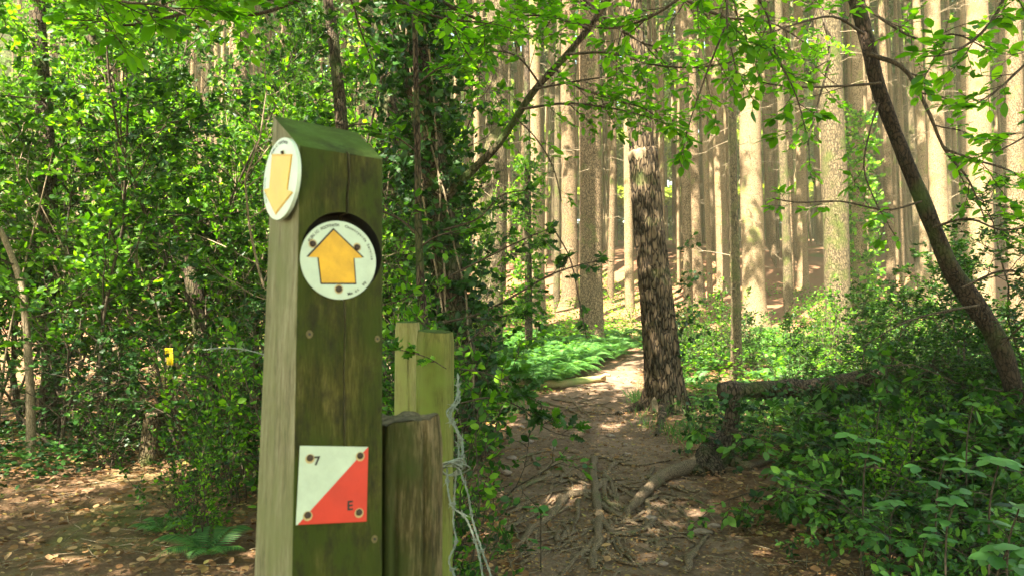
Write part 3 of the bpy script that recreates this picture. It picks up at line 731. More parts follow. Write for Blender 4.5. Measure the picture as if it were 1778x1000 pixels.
# hand-placed trunks come first, so that the stand keeps clear of them: (name, label, pix, d, material, top, parts)
main_trunks = [
    ('conifer_tree', 'thick straight pale conifer rising from the ferns just left of the leaning dark trunk', [(1022, 0, 36), (1025, 250, 39), (1026, 450, 41), (1027, 560, 42), (1028, 585, 44)], 15.2, M_BARK_PINE),
    ('conifer_tree', 'thickest pinkish sunlit conifer trunk right of the leaning dark trunk', [(1298, 0, 35), (1303, 250, 37), (1308, 470, 39), (1310, 530, 40), (1311, 552, 42)], 19.5, M_BARK_PALE),
    ('conifer_tree', 'mossy grey green conifer trunk between the pinkish trunk and the leaning tree', [(1437, -20, 40), (1443, 150, 41), (1450, 350, 42), (1455, 540, 44), (1456, 620, 54)], 13.5, M_BARK_MOSS),
    ('conifer_tree', 'rough brown trunk with twigs standing at the left edge of the fern bed', [(866, -20, 38), (862, 200, 41), (857, 400, 44), (850, 540, 46), (846, 640, 56)], 12.6, M_BARK_MOSS),
    ('conifer_tree', 'dark brown trunk directly behind the ivy tree right of the square signpost', [(668, -20, 40), (680, 200, 42), (688, 400, 43), (692, 560, 46), (693, 700, 54)], 8.6, M_BARK_DARK),
    ('conifer_tree', 'slim bare trunk with evenly ringed bark left of the pinkish trunk', [(1196, 0, 15), (1203, 200, 17), (1208, 400, 19), (1212, 505, 24)], 22.5, M_BARK_PINE),
    ('conifer_tree', 'narrow shaded dark trunk in front of the thick pinkish one', [(1268, 100, 13), (1273, 300, 14), (1277, 480, 16), (1279, 645, 21)], 12.3, M_BARK_MOSS),
    ('conifer_tree', 'slim trunk with brilliant sunlit streak above the ivy column', [(926, 0, 19), (930, 250, 21), (936, 540, 24)], 19.0, M_BARK_PALE),
    ('conifer_tree', 'broad pale trunk behind the leaning tree near the right edge', [(1696, 0, 36), (1700, 250, 38), (1706, 560, 42)], 16.5, M_BARK_PALE),
    ('conifer_tree', 'sunny yellowish trunk framed between leaning tree and its dark side branch', [(1618, 0, 26), (1626, 250, 28), (1640, 560, 32)], 18.0, M_BARK_PALE),
    ('conifer_tree', 'pale trunk closest to the right edge of the stand', [(1758, 0, 24), (1763, 250, 26), (1768, 560, 30)], 17.5, M_BARK_PINE),
    ('conifer_tree', 'shadowed grey trunk standing behind the thick pale conifer on its left', [(984, 0, 24), (987, 250, 26), (990, 500, 29)], 23.5, M_BARK_PINE),
    ('conifer_tree', 'tan trunk just right of the slim ringed one on the mound', [(1240, 0, 17), (1248, 250, 19), (1256, 470, 22)], 25.0, M_BARK_PALE),
    ('conifer_tree', 'pale trunk between the pinkish trunk and the mossy one', [(1385, 0, 14), (1390, 250, 16), (1394, 480, 19)], 25.5, M_BARK_PALE),
    ('conifer_tree', 'reddish trunk showing through leaves above the left thicket', [(178, -20, 46), (184, 150, 47), (196, 400, 50), (205, 640, 58)], 13.0, M_BARK_PALE),
    ('conifer_tree', 'pale trunk showing through leaves halfway between left edge and signpost', [(272, 0, 38), (280, 300, 40), (288, 640, 48)], 12.0, M_BARK_PALE),
    ('conifer_tree', 'brown trunk showing through leaves just left of the square signpost', [(414, 0, 34), (420, 300, 36), (428, 640, 44)], 11.0, M_BARK_PINE),
]
occupied = []
for k_, (nm, lab, pix, d, mat) in enumerate(main_trunks):
    top_z = 22 if d > 12 else 17
    pts, rad = trunk_line(pix, d, top_z)
    c, rr = dense(pts, rad, 90); root = root_of(nm, lab, 'tree', (pts[0][0], pts[0][1], g(pts[0][0], pts[0][1])))
    rr = rr * (1 + .22 * np.exp(-np.clip(c[:, 2] - g(c[0][0], c[0][1]), 0, 99) / .25))
    m = OMB(root); tube(m, c, rr, 28, rough=.06, rscale=3.2, seed=k_, cap=False); m.build('trunk', mat, root)
    m = OMB(root); dead_branches(m, c, rr, 100 + k_, 24, root.location.z + 1.2, root.location.z + 11, (.2, .8)); m.build('dead_branches', M_TWIGPALE if mat is not M_BARK_DARK else M_TWIG, root)
    m = OMB(root); conifer_crown(m, c, 200 + k_, root.location.z + 12 if d > 12 else root.location.z + 9); m.build('crown', M_NEEDLE, root, smooth=False)
    occupied.append((c[0][0], c[0][1], .9))
# --- the stand itself
protos = []
pl = []
r = rng(11)
def clear_spot(x, y, gap):
    for (a, b, q) in occupied:
        if (a - x) ** 2 + (b - y) ** 2 < max(gap, q) ** 2: return False
    px = 889 + F * x / y
    for (lo, hi, dm) in ((1085, 1195, 16), (1004, 1050, 60), (1280, 1336, 60), (1432, 1478, 20), (900, 1000, 20)):
        if lo < px < hi and y < dm: return False
    return True
n_ind = 0; far_pl = []
for tries in range(9000):
    y = 20 + 25 * r.random() ** .9; half = .70 * y
    x = r.uniform(-.66 * y, .74 * y)
    if x < -.12 * y and r.random() < .45: continue
    if y < 22 and x < 3: continue
    gap = 1.2 if y < 34 else 1.4
    if not clear_spot(x, y, gap): continue
    occupied.append((x, y, gap)); pl.append((y, x))
pl.sort()
vis = pl[:278]; rest = pl[278:]
for k_, (y, x) in enumerate(vis):
    key = 'left' if x < -.10 * y else ('near' if y < 31 else 'far')
    z = g(x, y); s_ = .45 + .60 * r.random() ** 1.4 * (1.0 if y < 35 else 1.1); rz = r.uniform(0, 6.28)
    if len(protos) < 5:
        rt_ = stand_proto(40 + len(protos), (M_BARK_PINE, M_BARK_PALE, M_BARK_PALE, M_BARK_MOSS, M_BARK_PINE)[len(protos)], (x, y, z), SL[key]); rt_['group'] = GR[key]; protos.append(rt_)
        continue
    c_ = copy_tree(protos[int(r.integers(0, 5))], (x, y, z - .05), rz, (s_, s_, r.uniform(.9, 1.1)), SL[key], GR[key])
    c_.rotation_euler = (r.normal(0, .016), r.normal(0, .018), rz)
m = MB(); mc = MB()
for k_, (y, x) in enumerate(rest):
    z = g(x, y); zz = np.linspace(-.3, 24, 8); c = np.stack([x + 0 * zz + .1 * vnoise(zz * .2, 0 * zz, 0, k_), y + 0 * zz, z + zz], -1)
    tube(m, c, np.linspace(.19, .05, 8) * r.uniform(.7, 1.2), 7, cap=False)
    conifer_crown(mc, c, 900 + k_, z + 9, 30, 12, 2.0, .55)
mu = MB()
for k_ in range(430):   # behind them a sunlit leafy edge closes the wood
    y = r.uniform(60, 84); x = r.uniform(-.8 * y, .85 * y); z = g(x, y); zz = np.linspace(-.3, 22, 6); c = np.stack([x + 0 * zz, y + 0 * zz, z + zz], -1)
    if k_ % 2: tube(m, c, np.linspace(.22, .05, 6), 6, cap=False)
    conifer_crown(mu, c, 3000 + k_, z + .1, 66, 20, 3.0, .62)
for k_ in range(260):
    y = r.uniform(84, 108); x = r.uniform(-.8 * y, .85 * y); z = g(x, y); zz = np.linspace(-.3, 16, 6); c = np.stack([x + 0 * zz, y + 0 * zz, z + zz], -1); conifer_crown(mu, c, 5000 + k_, z - .5, 60, 16, 3.6, 1.0)
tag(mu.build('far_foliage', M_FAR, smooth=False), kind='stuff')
tag(m.build('far_forest_trunks', M_BARK_PALE), kind='stuff'); tag(mc.build('far_forest_crowns', M_NEEDLE, smooth=False), kind='stuff')
print('STAND', len(vis), len(rest))
# --- dark leaning trunk with the scar in the middle
sn = [(1092, -40, 44), (1098, 60, 46), (1106, 160, 48), (1115, 262, 49), (1117, 275, 57), (1127, 400, 60), (1136, 480, 62), (1146, 580, 68), (1152, 660, 76), (1154, 705, 92), (1154, 725, 104)]
sn = [(a, b, w_ * .90) for a, b, w_ in sn]
pts, rad = trunk_line(sn, 9.0, 14)
pts[0][2] = g(pts[0][0], pts[0][1]) - .15
root = root_of('leaning_conifer', 'thick dark rough barked trunk leaning left beside the path with a pale scar collar', 'tree', (pts[0][0], pts[0][1], g(pts[0][0], pts[0][1])))
c, rr = dense(pts, rad, 420); seg = 120
T = norm(np.gradient(c, axis=0)); th = np.linspace(0, 2 * PI, seg, endpoint=False)
Nv = norm(np.cross(T, [0, 1., 0])); Bv = np.cross(T, Nv)
dirs = Nv[:, None] * np.cos(th)[None, :, None] + Bv[:, None] * np.sin(th)[None, :, None]
q = c[:, None] + dirs * rr[:, None, None]
zr = c[:, 2][:, None] + 0 * th[None]
fur = np.abs(vnoise(np.cos(th)[None] * 6 + .0 * zr + 1.2 * vnoise(q[..., 0] * 5, q[..., 1] * 5, q[..., 2] * 5, 4), np.sin(th)[None] * 6 + 0 * zr, zr * 3.0, 2))
fur2 = np.abs(vnoise(np.cos(th)[None] * 13 + 0 * zr, np.sin(th)[None] * 13 + 0 * zr, zr * 8.0, 6))
hb = np.clip(fur * 2.4, 0, 1) * .62 + np.clip(fur2 * 2.2, 0, 1) * .38
flare = np.exp(-np.clip(zr - g(c[0][0], c[0][1]), 0, 99) / .16) * .22 * (np.sin(th * 5 + 1.0)[None] * .5 + .5)
R2 = rr[:, None] * (.88 + .13 * hb + flare) + .006 * vnoise(q[..., 0] * 14, q[..., 1] * 14, q[..., 2] * 14, 8)
Vt = (c[:, None] + dirs * R2[..., None]).reshape(-1, 3)
i = np.arange(len(c) - 1)[:, None] * seg; j = np.arange(seg)[None]; j2 = (j + 1) % seg
m = OMB(root); m.add(Vt, np.stack([i + j, i + j2, i + seg + j2, i + seg + j], -1).reshape(-1, 4)); m.build('trunk', M_BARK_HERO, root)
# pale torn collar on the left at the scar
def collar_ring():
    m = OMB(root); r = rng(8); n = 46; a = np.linspace(-1.9, 1.75, n)
    k0 = int(np.argmin(abs(c[:, 2] - P(1115, 270, 9.0)[2]))); cc = c[k0]; Rr = rr[k0]
    V = []; 
    for k_, (h0, h1, r0, r1) in enumerate([(-.13, 0, 1.0, 1.0)]):
        pass
    axl = np.array([-1., 0, 0]); axf = np.array([0, -1., 0])
    lo = -.02 - .05 * r.random(n) - .03 * np.abs(np.sin(a * 4)); hi = .008 + .022 * r.random(n)
    d_ = axl[None] * np.cos(a - .15)[:, None] + axf[None] * np.sin(a - .15)[:, None] * 1.0
    out = cc + d_ * Rr * 1.06; inn = cc + d_ * Rr * .80
    V = np.concatenate([out + np.array([0, 0, 1.]) * lo[:, None] - d_ * .012, out + np.array([0, 0, 1.]) * (lo[:, None] * .3), out + np.array([0, 0, 1.]) * hi[:, None], inn + np.array([0, 0, 1.]) * (hi[:, None] + .05)])
    ii = (np.arange(3) * n)[:, None]; jj = np.arange(n - 1)[None]
    m.add(V, np.stack([ii + jj, ii + jj + 1, ii + n + jj + 1, ii + n + jj], -1).reshape(-1, 4)); m.build('scar_collar', M_SCAR, root)
collar_ring()
m = OMB(root)
for (pix, r0, r1) in (([(1135, 690), (1112, 706), (1092, 716), (1072, 722)], .075, .03), ([(1168, 700), (1190, 706), (1215, 715)], .07, .02), ([(1150, 712), (1148, 735), (1140, 760)], .06, .02), ([(1185, 690), (1205, 692), (1228, 690)], .05, .015)):
    gp = [PG(*p_) for p_ in pix]; gp[0] = gp[0] * .6 + np.array([c[0][0], 9.0, g(c[0][0], 9.0) + .12]) * .4
    gp = [p_ + np.array([0, 0, .02 + .03 * (k_ == 0)]) for k_, p_ in enumerate(gp)]
    mm_ = OMB(root); cl = smooth_line(gp, 24); tube(mm_, cl, np.linspace(r0, r1, 24), 14, rough=.18, rscale=9, seed=3); mm_.build('buttress_root', M_BARK_HERO, root)
m = OMB(root); m.add(np.array([P(1131, 695, 8.72), P(1140, 693, 8.70), P(1146, 714, 8.66), P(1133, 718, 8.66), P(1136, 688, 8.78), P(1131, 695, 8.8), P(1140, 693, 8.8), P(1146, 714, 8.8), P(1133, 718, 8.8)]), [np.array([[0, 3, 2, 1]]), np.array([[0, 1, 4]]), np.array([[0, 5, 8, 3], [1, 2, 7, 6]])]); m.build('bare_wood_patch', M_SCAR, root, smooth=False)
pv = Plant(77, 'ivy', .06, 0, .2, .035, .25)
for k_ in range(16):
    px = rng(k_).uniform(1172, 1184); py = rng(k_ + 50).uniform(430, 640); pv.branch(P(px, py, 8.9), [rng(k_).uniform(.1, .8), -.4, rng(k_ + 9).uniform(-.2, 1)], .35, .004, 0)
for mesh_ in (pv.wood,):
    pass
def build_rel(pv, root, wm, lm, **kw):
    o = np.array(root.location); 
    pv.wood.V = [v - o for v in pv.wood.V]; pv.lb = [b - o for b in pv.lb]; return pv.build(root, wm, lm, **kw)
build_rel(pv, root, M_TWIG, M_IVY, wname='ivy_stems', lname='ivy')
# --- ivy on columns
def ivy_on(root, pix, d, n, seed, wpx, size=.06, mat=None, kind='ivy', vines=0):
    pv = Plant(seed, kind, size, 0, .15, .04, .3); r = rng(seed)
    xs = [p_[0] for p_ in pix]; ys_ = [p_[1] for p_ in pix]
    for _ in range(n):
        y = r.uniform(min(ys_), max(ys_)); x = np.interp(y, ys_, xs); a = r.uniform(0, 2 * PI); rad = wpx / 2 / F * d
        p_ = P(x, y, d) + np.array([math.cos(a), math.sin(a), 0]) * rad * r.uniform(.9, 1.15)
        pv.branch(p_, [math.cos(a) * .7, math.sin(a) * .7, r.uniform(-.5, .8)], r.uniform(.12, .38), .003, 0)
    build_rel(pv, root, M_TWIG, mat or M_IVY, wname='ivy_stems', lname='ivy')
    for v in range(vines):
        vm = OMB(root); ph = r.uniform(0, 6); pts = []
        for y in np.linspace(min(ys_), max(ys_), 16):
            x = np.interp(y, ys_, xs) + wpx * .42 * math.sin(ph + y * .004) + r.normal(0, 2.5)
            pts.append(P(x, y, d - wpx / 2 / F * d - .03))
        tube(vm, smooth_line(pts, 60), .008 if v < 3 else .005, 6, rough=.2, rscale=20); vm.build('vine_stem', M_TWIGPALE, root)
iv = [(698, -60, 50), (712, 40, 52), (728, 140, 52), (746, 250, 50), (762, 370, 50), (779, 480, 52), (792, 590, 58), (800, 700, 62), (802, 800, 70)]
pts, rad = trunk_line(iv, 6.2, 8); root = root_of('ivy_tree', 'dark ivy covered trunk with pale climbing stems right of the signpost, its bough slanting up right', 'tree', (pts[0][0], pts[0][1], g(pts[0][0], pts[0][1]))); ivy_root = root
c, rr = dense(pts, rad, 120); m = OMB(root); tube(m, c, rr, 40, rough=.12, rscale=5, seed=4, cap=False); m.build('trunk', M_BARK_DARK, root)
root['label'] = 'dark ivy covered trunk with pale climbing stems and a bough slanting up to the right'
ivy_on(root, [(a, b) for a, b, _ in iv], 6.2, 760, 5, 56, .062, None, 'ivy', 3)
bo = [(1076, -40, 11), (1040, 25, 12), (985, 95, 13), (930, 155, 14), (893, 210, 15), (862, 255, 16), (825, 292, 17), (775, 340, 20)]
pts = np.array([P(x, y, 5.6 + .5 * (1 - (x - 775) / 300)) for x, y, _ in bo][::-1]); rad = np.array([w_ * .85 / 2 / F * 5.9 for *_, w_ in bo][::-1])
c, rr = dense(pts, rad, 70); m = OMB(root); tube(m, c, rr, 14, rough=.14, rscale=16, seed=9); m.build('bough', M_BARK_DARK, root)
# leafy twigs off the bough
def spray(pv, pix, d0, d1, w0, kids=(7, 5), klen=.5, w1=2, leafy=True, depth=2, ang=.75):
    ds = np.linspace(d0, d1, len(pix)); pts = smooth_line([P(x, y, d) for (x, y), d in zip(pix, ds)], max(7, len(pix) * 3))
    pv.limb(pts, w0 / 2 / F * d0, depth, kids, .5, ang, .12, leafy, w1 / w0, klen)
def beech(seed, llen=.058, gap=.030): return Plant(seed, 'ovate', llen, .0, .80, gap, .13, 6, .25, .0022)
def bough_thing(name, label, cat, seed, specs, leafm=None, llen=.058, wood=None, gap=.030, leaf='ovate', group=None, flat=.8):
    pv = beech(seed, llen, gap); pv.leaf = leaf; pv.flat = flat; p0 = None
    for (pix, d0, d1, w0, kids, klen) in specs:
        if p0 is None: p0 = P(*pix[0], d0)
        spray(pv, pix, d0, d1, w0, kids, klen)
    root = root_of(name, label, cat, p0, group); build_rel(pv, root, wood or M_TWIG, leafm or M_BEECH); return root
def add_sprays(root, seed, specs, leafm=None, llen=.058, wname='branches', lname='foliage', leaf='ovate', gap=.030, depth=2):
    pv = beech(seed, llen, gap); pv.leaf = leaf
    for (pix, d0, d1, w0, kids, klen) in specs: spray(pv, pix, d0, d1, w0, kids, klen, depth=depth)
    build_rel(pv, root, M_TWIG, leafm or M_BEECH, wname=wname, lname=lname)
add_sprays(ivy_root, 21, [
    ([(962, 118), (1000, 150), (1060, 172), (1120, 190), (1180, 235)], 5.7, 5.2, 5, (11, 6), .42),
    ([(985, 95), (1060, 92), (1130, 112), (1210, 118), (1290, 105)], 5.6, 5.0, 5, (11, 6), .42),
    ([(930, 155), (1010, 140), (1090, 130)], 5.8, 5.4, 4, (5, 3), .38),
    ([(905, 190), (985, 180), (1070, 190), (1130, 205)], 5.8, 5.2, 5, (9, 6), .40),
    ([(1040, 25), (1000, 0), (940, -30)], 5.5, 5.3, 5, (6, 4), .5),
    ([(1020, 50), (960, 30), (890, 30), (820, 50)], 5.5, 5.2, 5, (11, 7), .5),
    ([(940, 150), (900, 100), (850, 90), (790, 110)], 5.7, 5.3, 4, (10, 6), .45),
    ([(895, 205), (930, 240), (960, 290), (975, 350)], 5.8, 5.6, 3, (5, 3), .25),
])
# --- the dark leaning tree on the right
ln = [(1470, -60, 34), (1490, 10, 34), (1508, 80, 32), (1524, 150, 32), (1545, 210, 33), (1573, 280, 34), (1598, 340, 36), (1622, 400, 36), (1650, 465, 42), (1690, 525, 48), (1722, 575, 44), (1750, 640, 44), (1772, 720, 46), (1784, 810, 50)]
ln = [(a, b, w_ * .74) for a, b, w_ in ln]
pts, rad = trunk_line(ln, 5.0, 7); root = root_of('leaning_tree', 'dark curved tree with leafy twigs leaning left from the right edge', 'tree', (pts[0][0], pts[0][1], g(pts[0][0], pts[0][1]))); lean_root = root
c, rr = dense(pts, rad, 200); m = OMB(root); tube(m, c, rr, 48, rough=.13, rscale=9, seed=14, cap=False); m.build('trunk', M_BARK_LEAN, root)
add_sprays(root, 31, [
    ([(1510, 95), (1570, 120), (1610, 190), (1640, 260), (1680, 310), (1710, 380)], 4.9, 4.6, 9, (7, 4), .35),
    ([(1488, 0), (1540, 40), (1600, 70), (1660, 60), (1720, 90)], 4.9, 4.4, 6, (7, 4), .4),
    ([(1530, 145), (1460, 150), (1390, 152), (1330, 145), (1290, 130)], 4.9, 4.6, 5, (8, 4), .40),
    ([(1525, 180), (1510, 230), (1500, 290), (1520, 350), (1560, 420)], 4.9, 4.6, 4, (5, 3), .25),
    ([(1600, 350), (1540, 365), (1460, 350), (1390, 352), (1340, 345)], 4.9, 4.7, 4, (5, 3), .28),
    ([(1620, 395), (1680, 380), (1740, 400), (1800, 390)], 4.9, 4.4, 5, (6, 4), .35),
    ([(1640, 260), (1700, 280), (1760, 300), (1820, 350)], 4.6, 4.3, 5, (6, 4), .35),
    ([(1500, 60), (1450, 30), (1390, 40), (1330, 60)], 4.9, 4.3, 5, (7, 4), .40),
])
add_sprays(root, 32, [([(1700, 530), (1640, 540), (1570, 560), (1500, 600)], 4.9, 4.7, 5, (7, 4), .3), ([(1740, 600), (1780, 560), (1830, 540)], 4.9, 4.6, 5, (6, 4), .35), ([(1670, 500), (1740, 470), (1800, 480)], 4.9, 4.6, 5, (7, 4), .3)], M_HOLLY, .05, 'lower_branches', 'lower_foliage', 'quad')
# --- boughs reaching in from above
bough_thing('beech_bough', 'bright green leafy bough reaching in at the top above the signpost', 'branch', 41, [
    ([(640, -120), (600, -50), (520, 0), (420, 30), (300, 25)], 4.6, 4.2, 14, (10, 6), .5),
    ([(600, -50), (680, -5), (760, 30), (840, 40)], 4.6, 4.4, 9, (9, 5), .5),
    ([(520, -60), (420, -20), (330, 20), (220, 45), (160, 30)], 4.0, 3.6, 10, (9, 5), .45)], M_BEECH, .060)
bough_thing('beech_bough', 'fine leaved bright bough spreading over the slanting branch at the top', 'branch', 45, [
    ([(690, -120), (740, -20), (820, 30), (900, 60), (980, 60)], 6.4, 6.0, 9, (12, 7), .55),
    ([(740, -40), (790, 60), (830, 120), (860, 170)], 6.4, 6.2, 6, (10, 6), .5),
    ([(960, -120), (1000, -20), (1060, 40), (1130, 80), (1200, 90)], 6.6, 6.2, 8, (12, 7), .55),
    ([(1100, -120), (1180, -10), (1260, 30), (1340, 40), (1420, 90)], 6.8, 6.4, 8, (12, 7), .55),
    ([(1380, -120), (1420, 0), (1440, 90), (1420, 180), (1400, 260)], 6.8, 6.4, 7, (11, 6), .55)], M_BEECH, .052)
bough_thing('beech_bough', 'leafy bough hanging from the top centre over the sunlit trunks', 'branch', 42, [
    ([(1290, -160), (1270, -60), (1262, 40), (1280, 130)], 4.3, 4.0, 8, (7, 5), .42),
    ([(1280, -100), (1200, -20), (1130, 30), (1060, 50), (1000, 40)], 4.3, 4.5, 8, (9, 5), .42),
    ([(1275, -60), (1330, 20), (1345, 90), (1380, 160), (1400, 230)], 4.3, 4.0, 6, (8, 5), .38),
    ([(1262, 40), (1230, 120), (1205, 190), (1190, 240)], 4.2, 4.0, 4, (7, 4), .32)], M_BEECH, .062)
bough_thing('beech_bough', 'leafy bough with large leaves reaching in at the top right corner', 'branch', 43, [
    ([(1800, -140), (1760, -40), (1720, 40), (1660, 90), (1600, 100)], 3.6, 3.3, 9, (8, 5), .35),
    ([(1860, 20), (1800, 90), (1740, 150), (1680, 190)], 3.6, 3.4, 6, (7, 4), .32),
    ([(1860, 160), (1790, 230), (1720, 270)], 3.8, 3.6, 5, (7, 4), .3)], M_BEECH, .062)
bough_thing('beech_bough', 'bough of large yellow green leaves hanging in at the top left', 'branch', 44, [
    ([(60, -140), (130, -50), (200, 0), (280, 10), (350, 40)], 3.4, 3.1, 9, (8, 5), .35),
    ([(130, -60), (230, -40), (330, -30), (430, 10)], 3.5, 3.2, 7, (8, 5), .35)], M_BEECH, .075)
# --- shade trees whose crowns hang over the path from behind the camera
def shade_tree(label, x, y, h, rc, seed, n=520):
    r = rng(seed); ox, oy = (.5, 5.8) if y > 2.5 else (0, 0); x -= ox; y -= oy; z = g(x, y); root = root_of('broadleaf_tree', label, 'tree', (x, y, z), 'broadleaf trees over the path')
    pv = Plant(seed, 'quad', .13, .02, .7, .12, .12, 8, .4)
    m = MB(); zz = np.linspace(-.2, h * .8, 12); tube(m, np.stack([.15 * vnoise(zz * .3, 0 * zz, 0, seed) + ox * zz / h, oy * np.clip(zz / h, 0, 1) ** .9, zz], -1), np.linspace(.22, .07, 12), 14, rough=.1); m.build('trunk', M_BARK_DARK, root)
    lm = MB(); wm = MB()
    B = []; 
    for k_ in range(n):
        a = r.uniform(0, 2 * PI); q = rc * math.sqrt(r.random()); zc = h * (.62 + .38 * r.random() * (1 - (q / rc) ** 2 * .6)); cc = np.array([ox + math.cos(a) * q, oy + math.sin(a) * q, zc])
        if k_ % 6 == 0: tube(wm, [np.array([ox * .72, oy * .75, zc * .72]), (cc + np.array([ox, oy, cc[2] * .86])) / 2, cc], [.05, .03, .01], 5, cap=False)
        nn = 34; b = cc + r.normal(0, 1, (nn, 3)) * np.array([.32, .32, .10]); B.append(b)
    B = np.concatenate(B); N_ = len(B)
    leaves(lm, B, r.normal(0, 1, (N_, 3)) * np.array([1, 1, .3]), r.normal(0, .45, (N_, 3)) + np.array([0, 0, 1.]), r.uniform(.10, .17, N_), 'quad')
    wm.build('limbs', M_BARK_DARK, root); lm.build('crown', M_CANOPY, root, smooth=False); return root
CAN = [(-6.0, -5.5, 10.5, 4.2, 600), (-1.5, -6.5, 10.5, 4.0, 600), (-8.5, 0.5, 10.5, 4.0, 230), (-11.0, -3.0, 10.5, 3.4, 120), (-3.0, -1.2, 10.0, 3.9, 720), (0.9, -1.0, 10.5, 3.0, 380), (2.2, -3.5, 10.0, 3.6, 460), (-2.0, 3.2, 11.0, 2.7, 240)]
for k_, (x, y, h, rc, n) in enumerate(CAN):
    shade_tree('broadleaf tree behind the viewpoint whose crown shades the path', x, y, h, rc, 500 + k_, n)
# ------------------------------------------------------------------ thicket shrubs
def shrub_proto(name, label, cat, seed, H, spread, leaf, llen, leafm, stems, kids, gap, base_branch=.12, flat=.5, woodm=None, group=None, r0=.02):
    r = rng(seed); root = root_of(name, label, cat, (0, 0, 0), group); pv = Plant(seed, leaf, llen, .05, flat, gap, .16, 6, .45, .0025)
    for k_ in range(stems):
        a = 2 * PI * k_ / stems + r.uniform(-.3, .3); q = spread * r.uniform(.05, .3); b = np.array([math.cos(a) * q, math.sin(a) * q, -.05])
        d = np.array([math.cos(a) * spread / H * .8, math.sin(a) * spread / H * .8, 1.0]); pts = pv.line(b, d, H * r.uniform(.7, 1.05), 9, .12)
        pv.limb(pts, r0 * r.uniform(.7, 1.2), 3 if len(kids) == 3 else 2, kids, .5, .95, base_branch, True, .25, spread * .85)
    pv.build(root, woodm or M_TWIG, leafm); return root
SHR = {
    'h1': shrub_proto('holly_bush', '', 'bush', 61, 4.9, 1.25, 'quad', .072, M_HOLLY, 3, (20, 6, 3), .019),
    'h2': shrub_proto('holly_bush', '', 'bush', 62, 4.6, 1.35, 'ovate', .066, M_SHRUB, 3, (20, 6, 3), .019),
    'h3': shrub_proto('hawthorn_bush', '', 'bush', 63, 4.2, 1.3, 'quad', .056, M_SHRUB, 4, (16, 6, 3), .019, woodm=M_TWIGPALE),
    'h4': shrub_proto('ivy_thicket', '', 'bush', 64, 2.2, 1.2, 'ivy', .055, M_IVY, 5, (10, 5, 2), .035, .05),
}
_used = set()
def put_shrub(key, x, y, s_, rz, label, name=None, group=None, zs=None, cat=None):
    z = g(x, y); pr = SHR[key]
    if key not in _used:
        _used.add(key); o = pr; o.location = (x, y, z); o.rotation_euler = (0, 0, rz); o.scale = (s_, s_, zs or s_); o['label'] = label
        if group: o['group'] = group
        if name: o.name = name
        return o
    o = copy_tree(pr, (x, y, z), rz, (s_, s_, zs or s_), label, group)
    if not group and 'group' in o: del o['group']
    return o
TH = 'dense leafy bush packed into the thicket at the left of the signpost'
TG = 'bushes of the left thicket'
for k_, (key, x, y, s_) in enumerate([('h1', -5.3, 8.4, 1.0), ('h2', -4.3, 7.2, .95), ('h3', -3.3, 7.9, 1.0), ('h1', -2.5, 7.1, .92), ('h2', -1.75, 8.4, .95), ('h3', -5.6, 6.6, .9),
                                      ('h2', -3.0, 9.6, 1.1), ('h1', -4.6, 10.2, 1.1), ('h3', -6.4, 9.8, 1.1), ('h1', -1.3, 10.6, 1.0), ('h3', -2.2, 11.6, 1.1), ('h2', -6.6, 7.6, 1.0), ('h3', -1.9, 7.2, .95), ('h2', -3.6, 6.7, .85), ('h1', -4.8, 7.9, 1.05), ('h1', -2.4, 8.3, 1.05), ('h2', -5.9, 8.9, 1.1), ('h3', -.9, 9.4, .8), ('h2', -3.7, 8.8, 1.15)]):
    put_shrub(key, x, y, s_, k_ * 1.7, TH, None, TG)
for k_, (key, x, y, s_) in enumerate([('h4', -3.7, 6.5, .8), ('h4', -2.5, 6.2, .75), ('h4', -5.0, 6.3, .8), ('h4', -1.5, 6.6, .8)]):
    put_shrub(key, x, y, s_, k_ * 2.1, 'low dark ivy mass along the foot of the left thicket', None, 'low ivy along the thicket foot', .55)
put_shrub('h3', -.75, 6.9, .42, 1, 'leafy bush with thin stems at the foot of the ivy tree', None, None, .40)
for k_ in range(14):
    rr9 = rng(800 + k_); x = -6 + 5.2 * rr9.random(); y = 6.4 + 1.6 * rr9.random(); root = root_of('dead_stem', 'bare dead stem leaning in the left thicket', 'branch', (x, y, g(x, y)), 'dead stems in the left thicket'); m = MB()
    tube(m, smooth_line([np.array([0, 0, -.05]), np.array([rr9.normal(0, .25), 0, .9]), np.array([rr9.normal(0, .7), rr9.normal(0, .2), rr9.uniform(1.6, 3.2)])], 20), np.linspace(.014, .004, 20), 6, rough=.2, rscale=20); m.build('stem', M_TWIGPALE, root)
# small bush between fence and path
SHR['b1'] = shrub_proto('young_bush', '', 'bush', 71, 1.15, .34, 'ovate', .040, M_SHRUB, 7, (9, 4), .030, .08, .5, None, None, .007)
SHR['b2'] = shrub_proto('young_bush', '', 'bush', 72, .95, .36, 'ovate', .034, M_HOLLY, 8, (9, 4), .026, .05, .5, None, None, .006)
SB = 'waist high leafy bush crowding the path edge beside the fence posts'; SBG = 'bushes between fence and path'
for k_, (key, x, y, s_) in enumerate([('b1', -.28, 3.1, .95), ('b2', -.42, 3.6, 1.15), ('b1', -.42, 4.3, 1.15), ('b2', -.62, 4.7, 1.3), ('b1', -.85, 5.2, 1.4), ('b2', -.22, 2.75, .75), ('b1', -1.1, 4.3, 1.1), ('b2', -1.5, 5.0, 1.2), ('b1', -.75, 3.6, .9)]):
    put_shrub(key, x, y, s_, k_ * 1.3, SB, None, SBG)
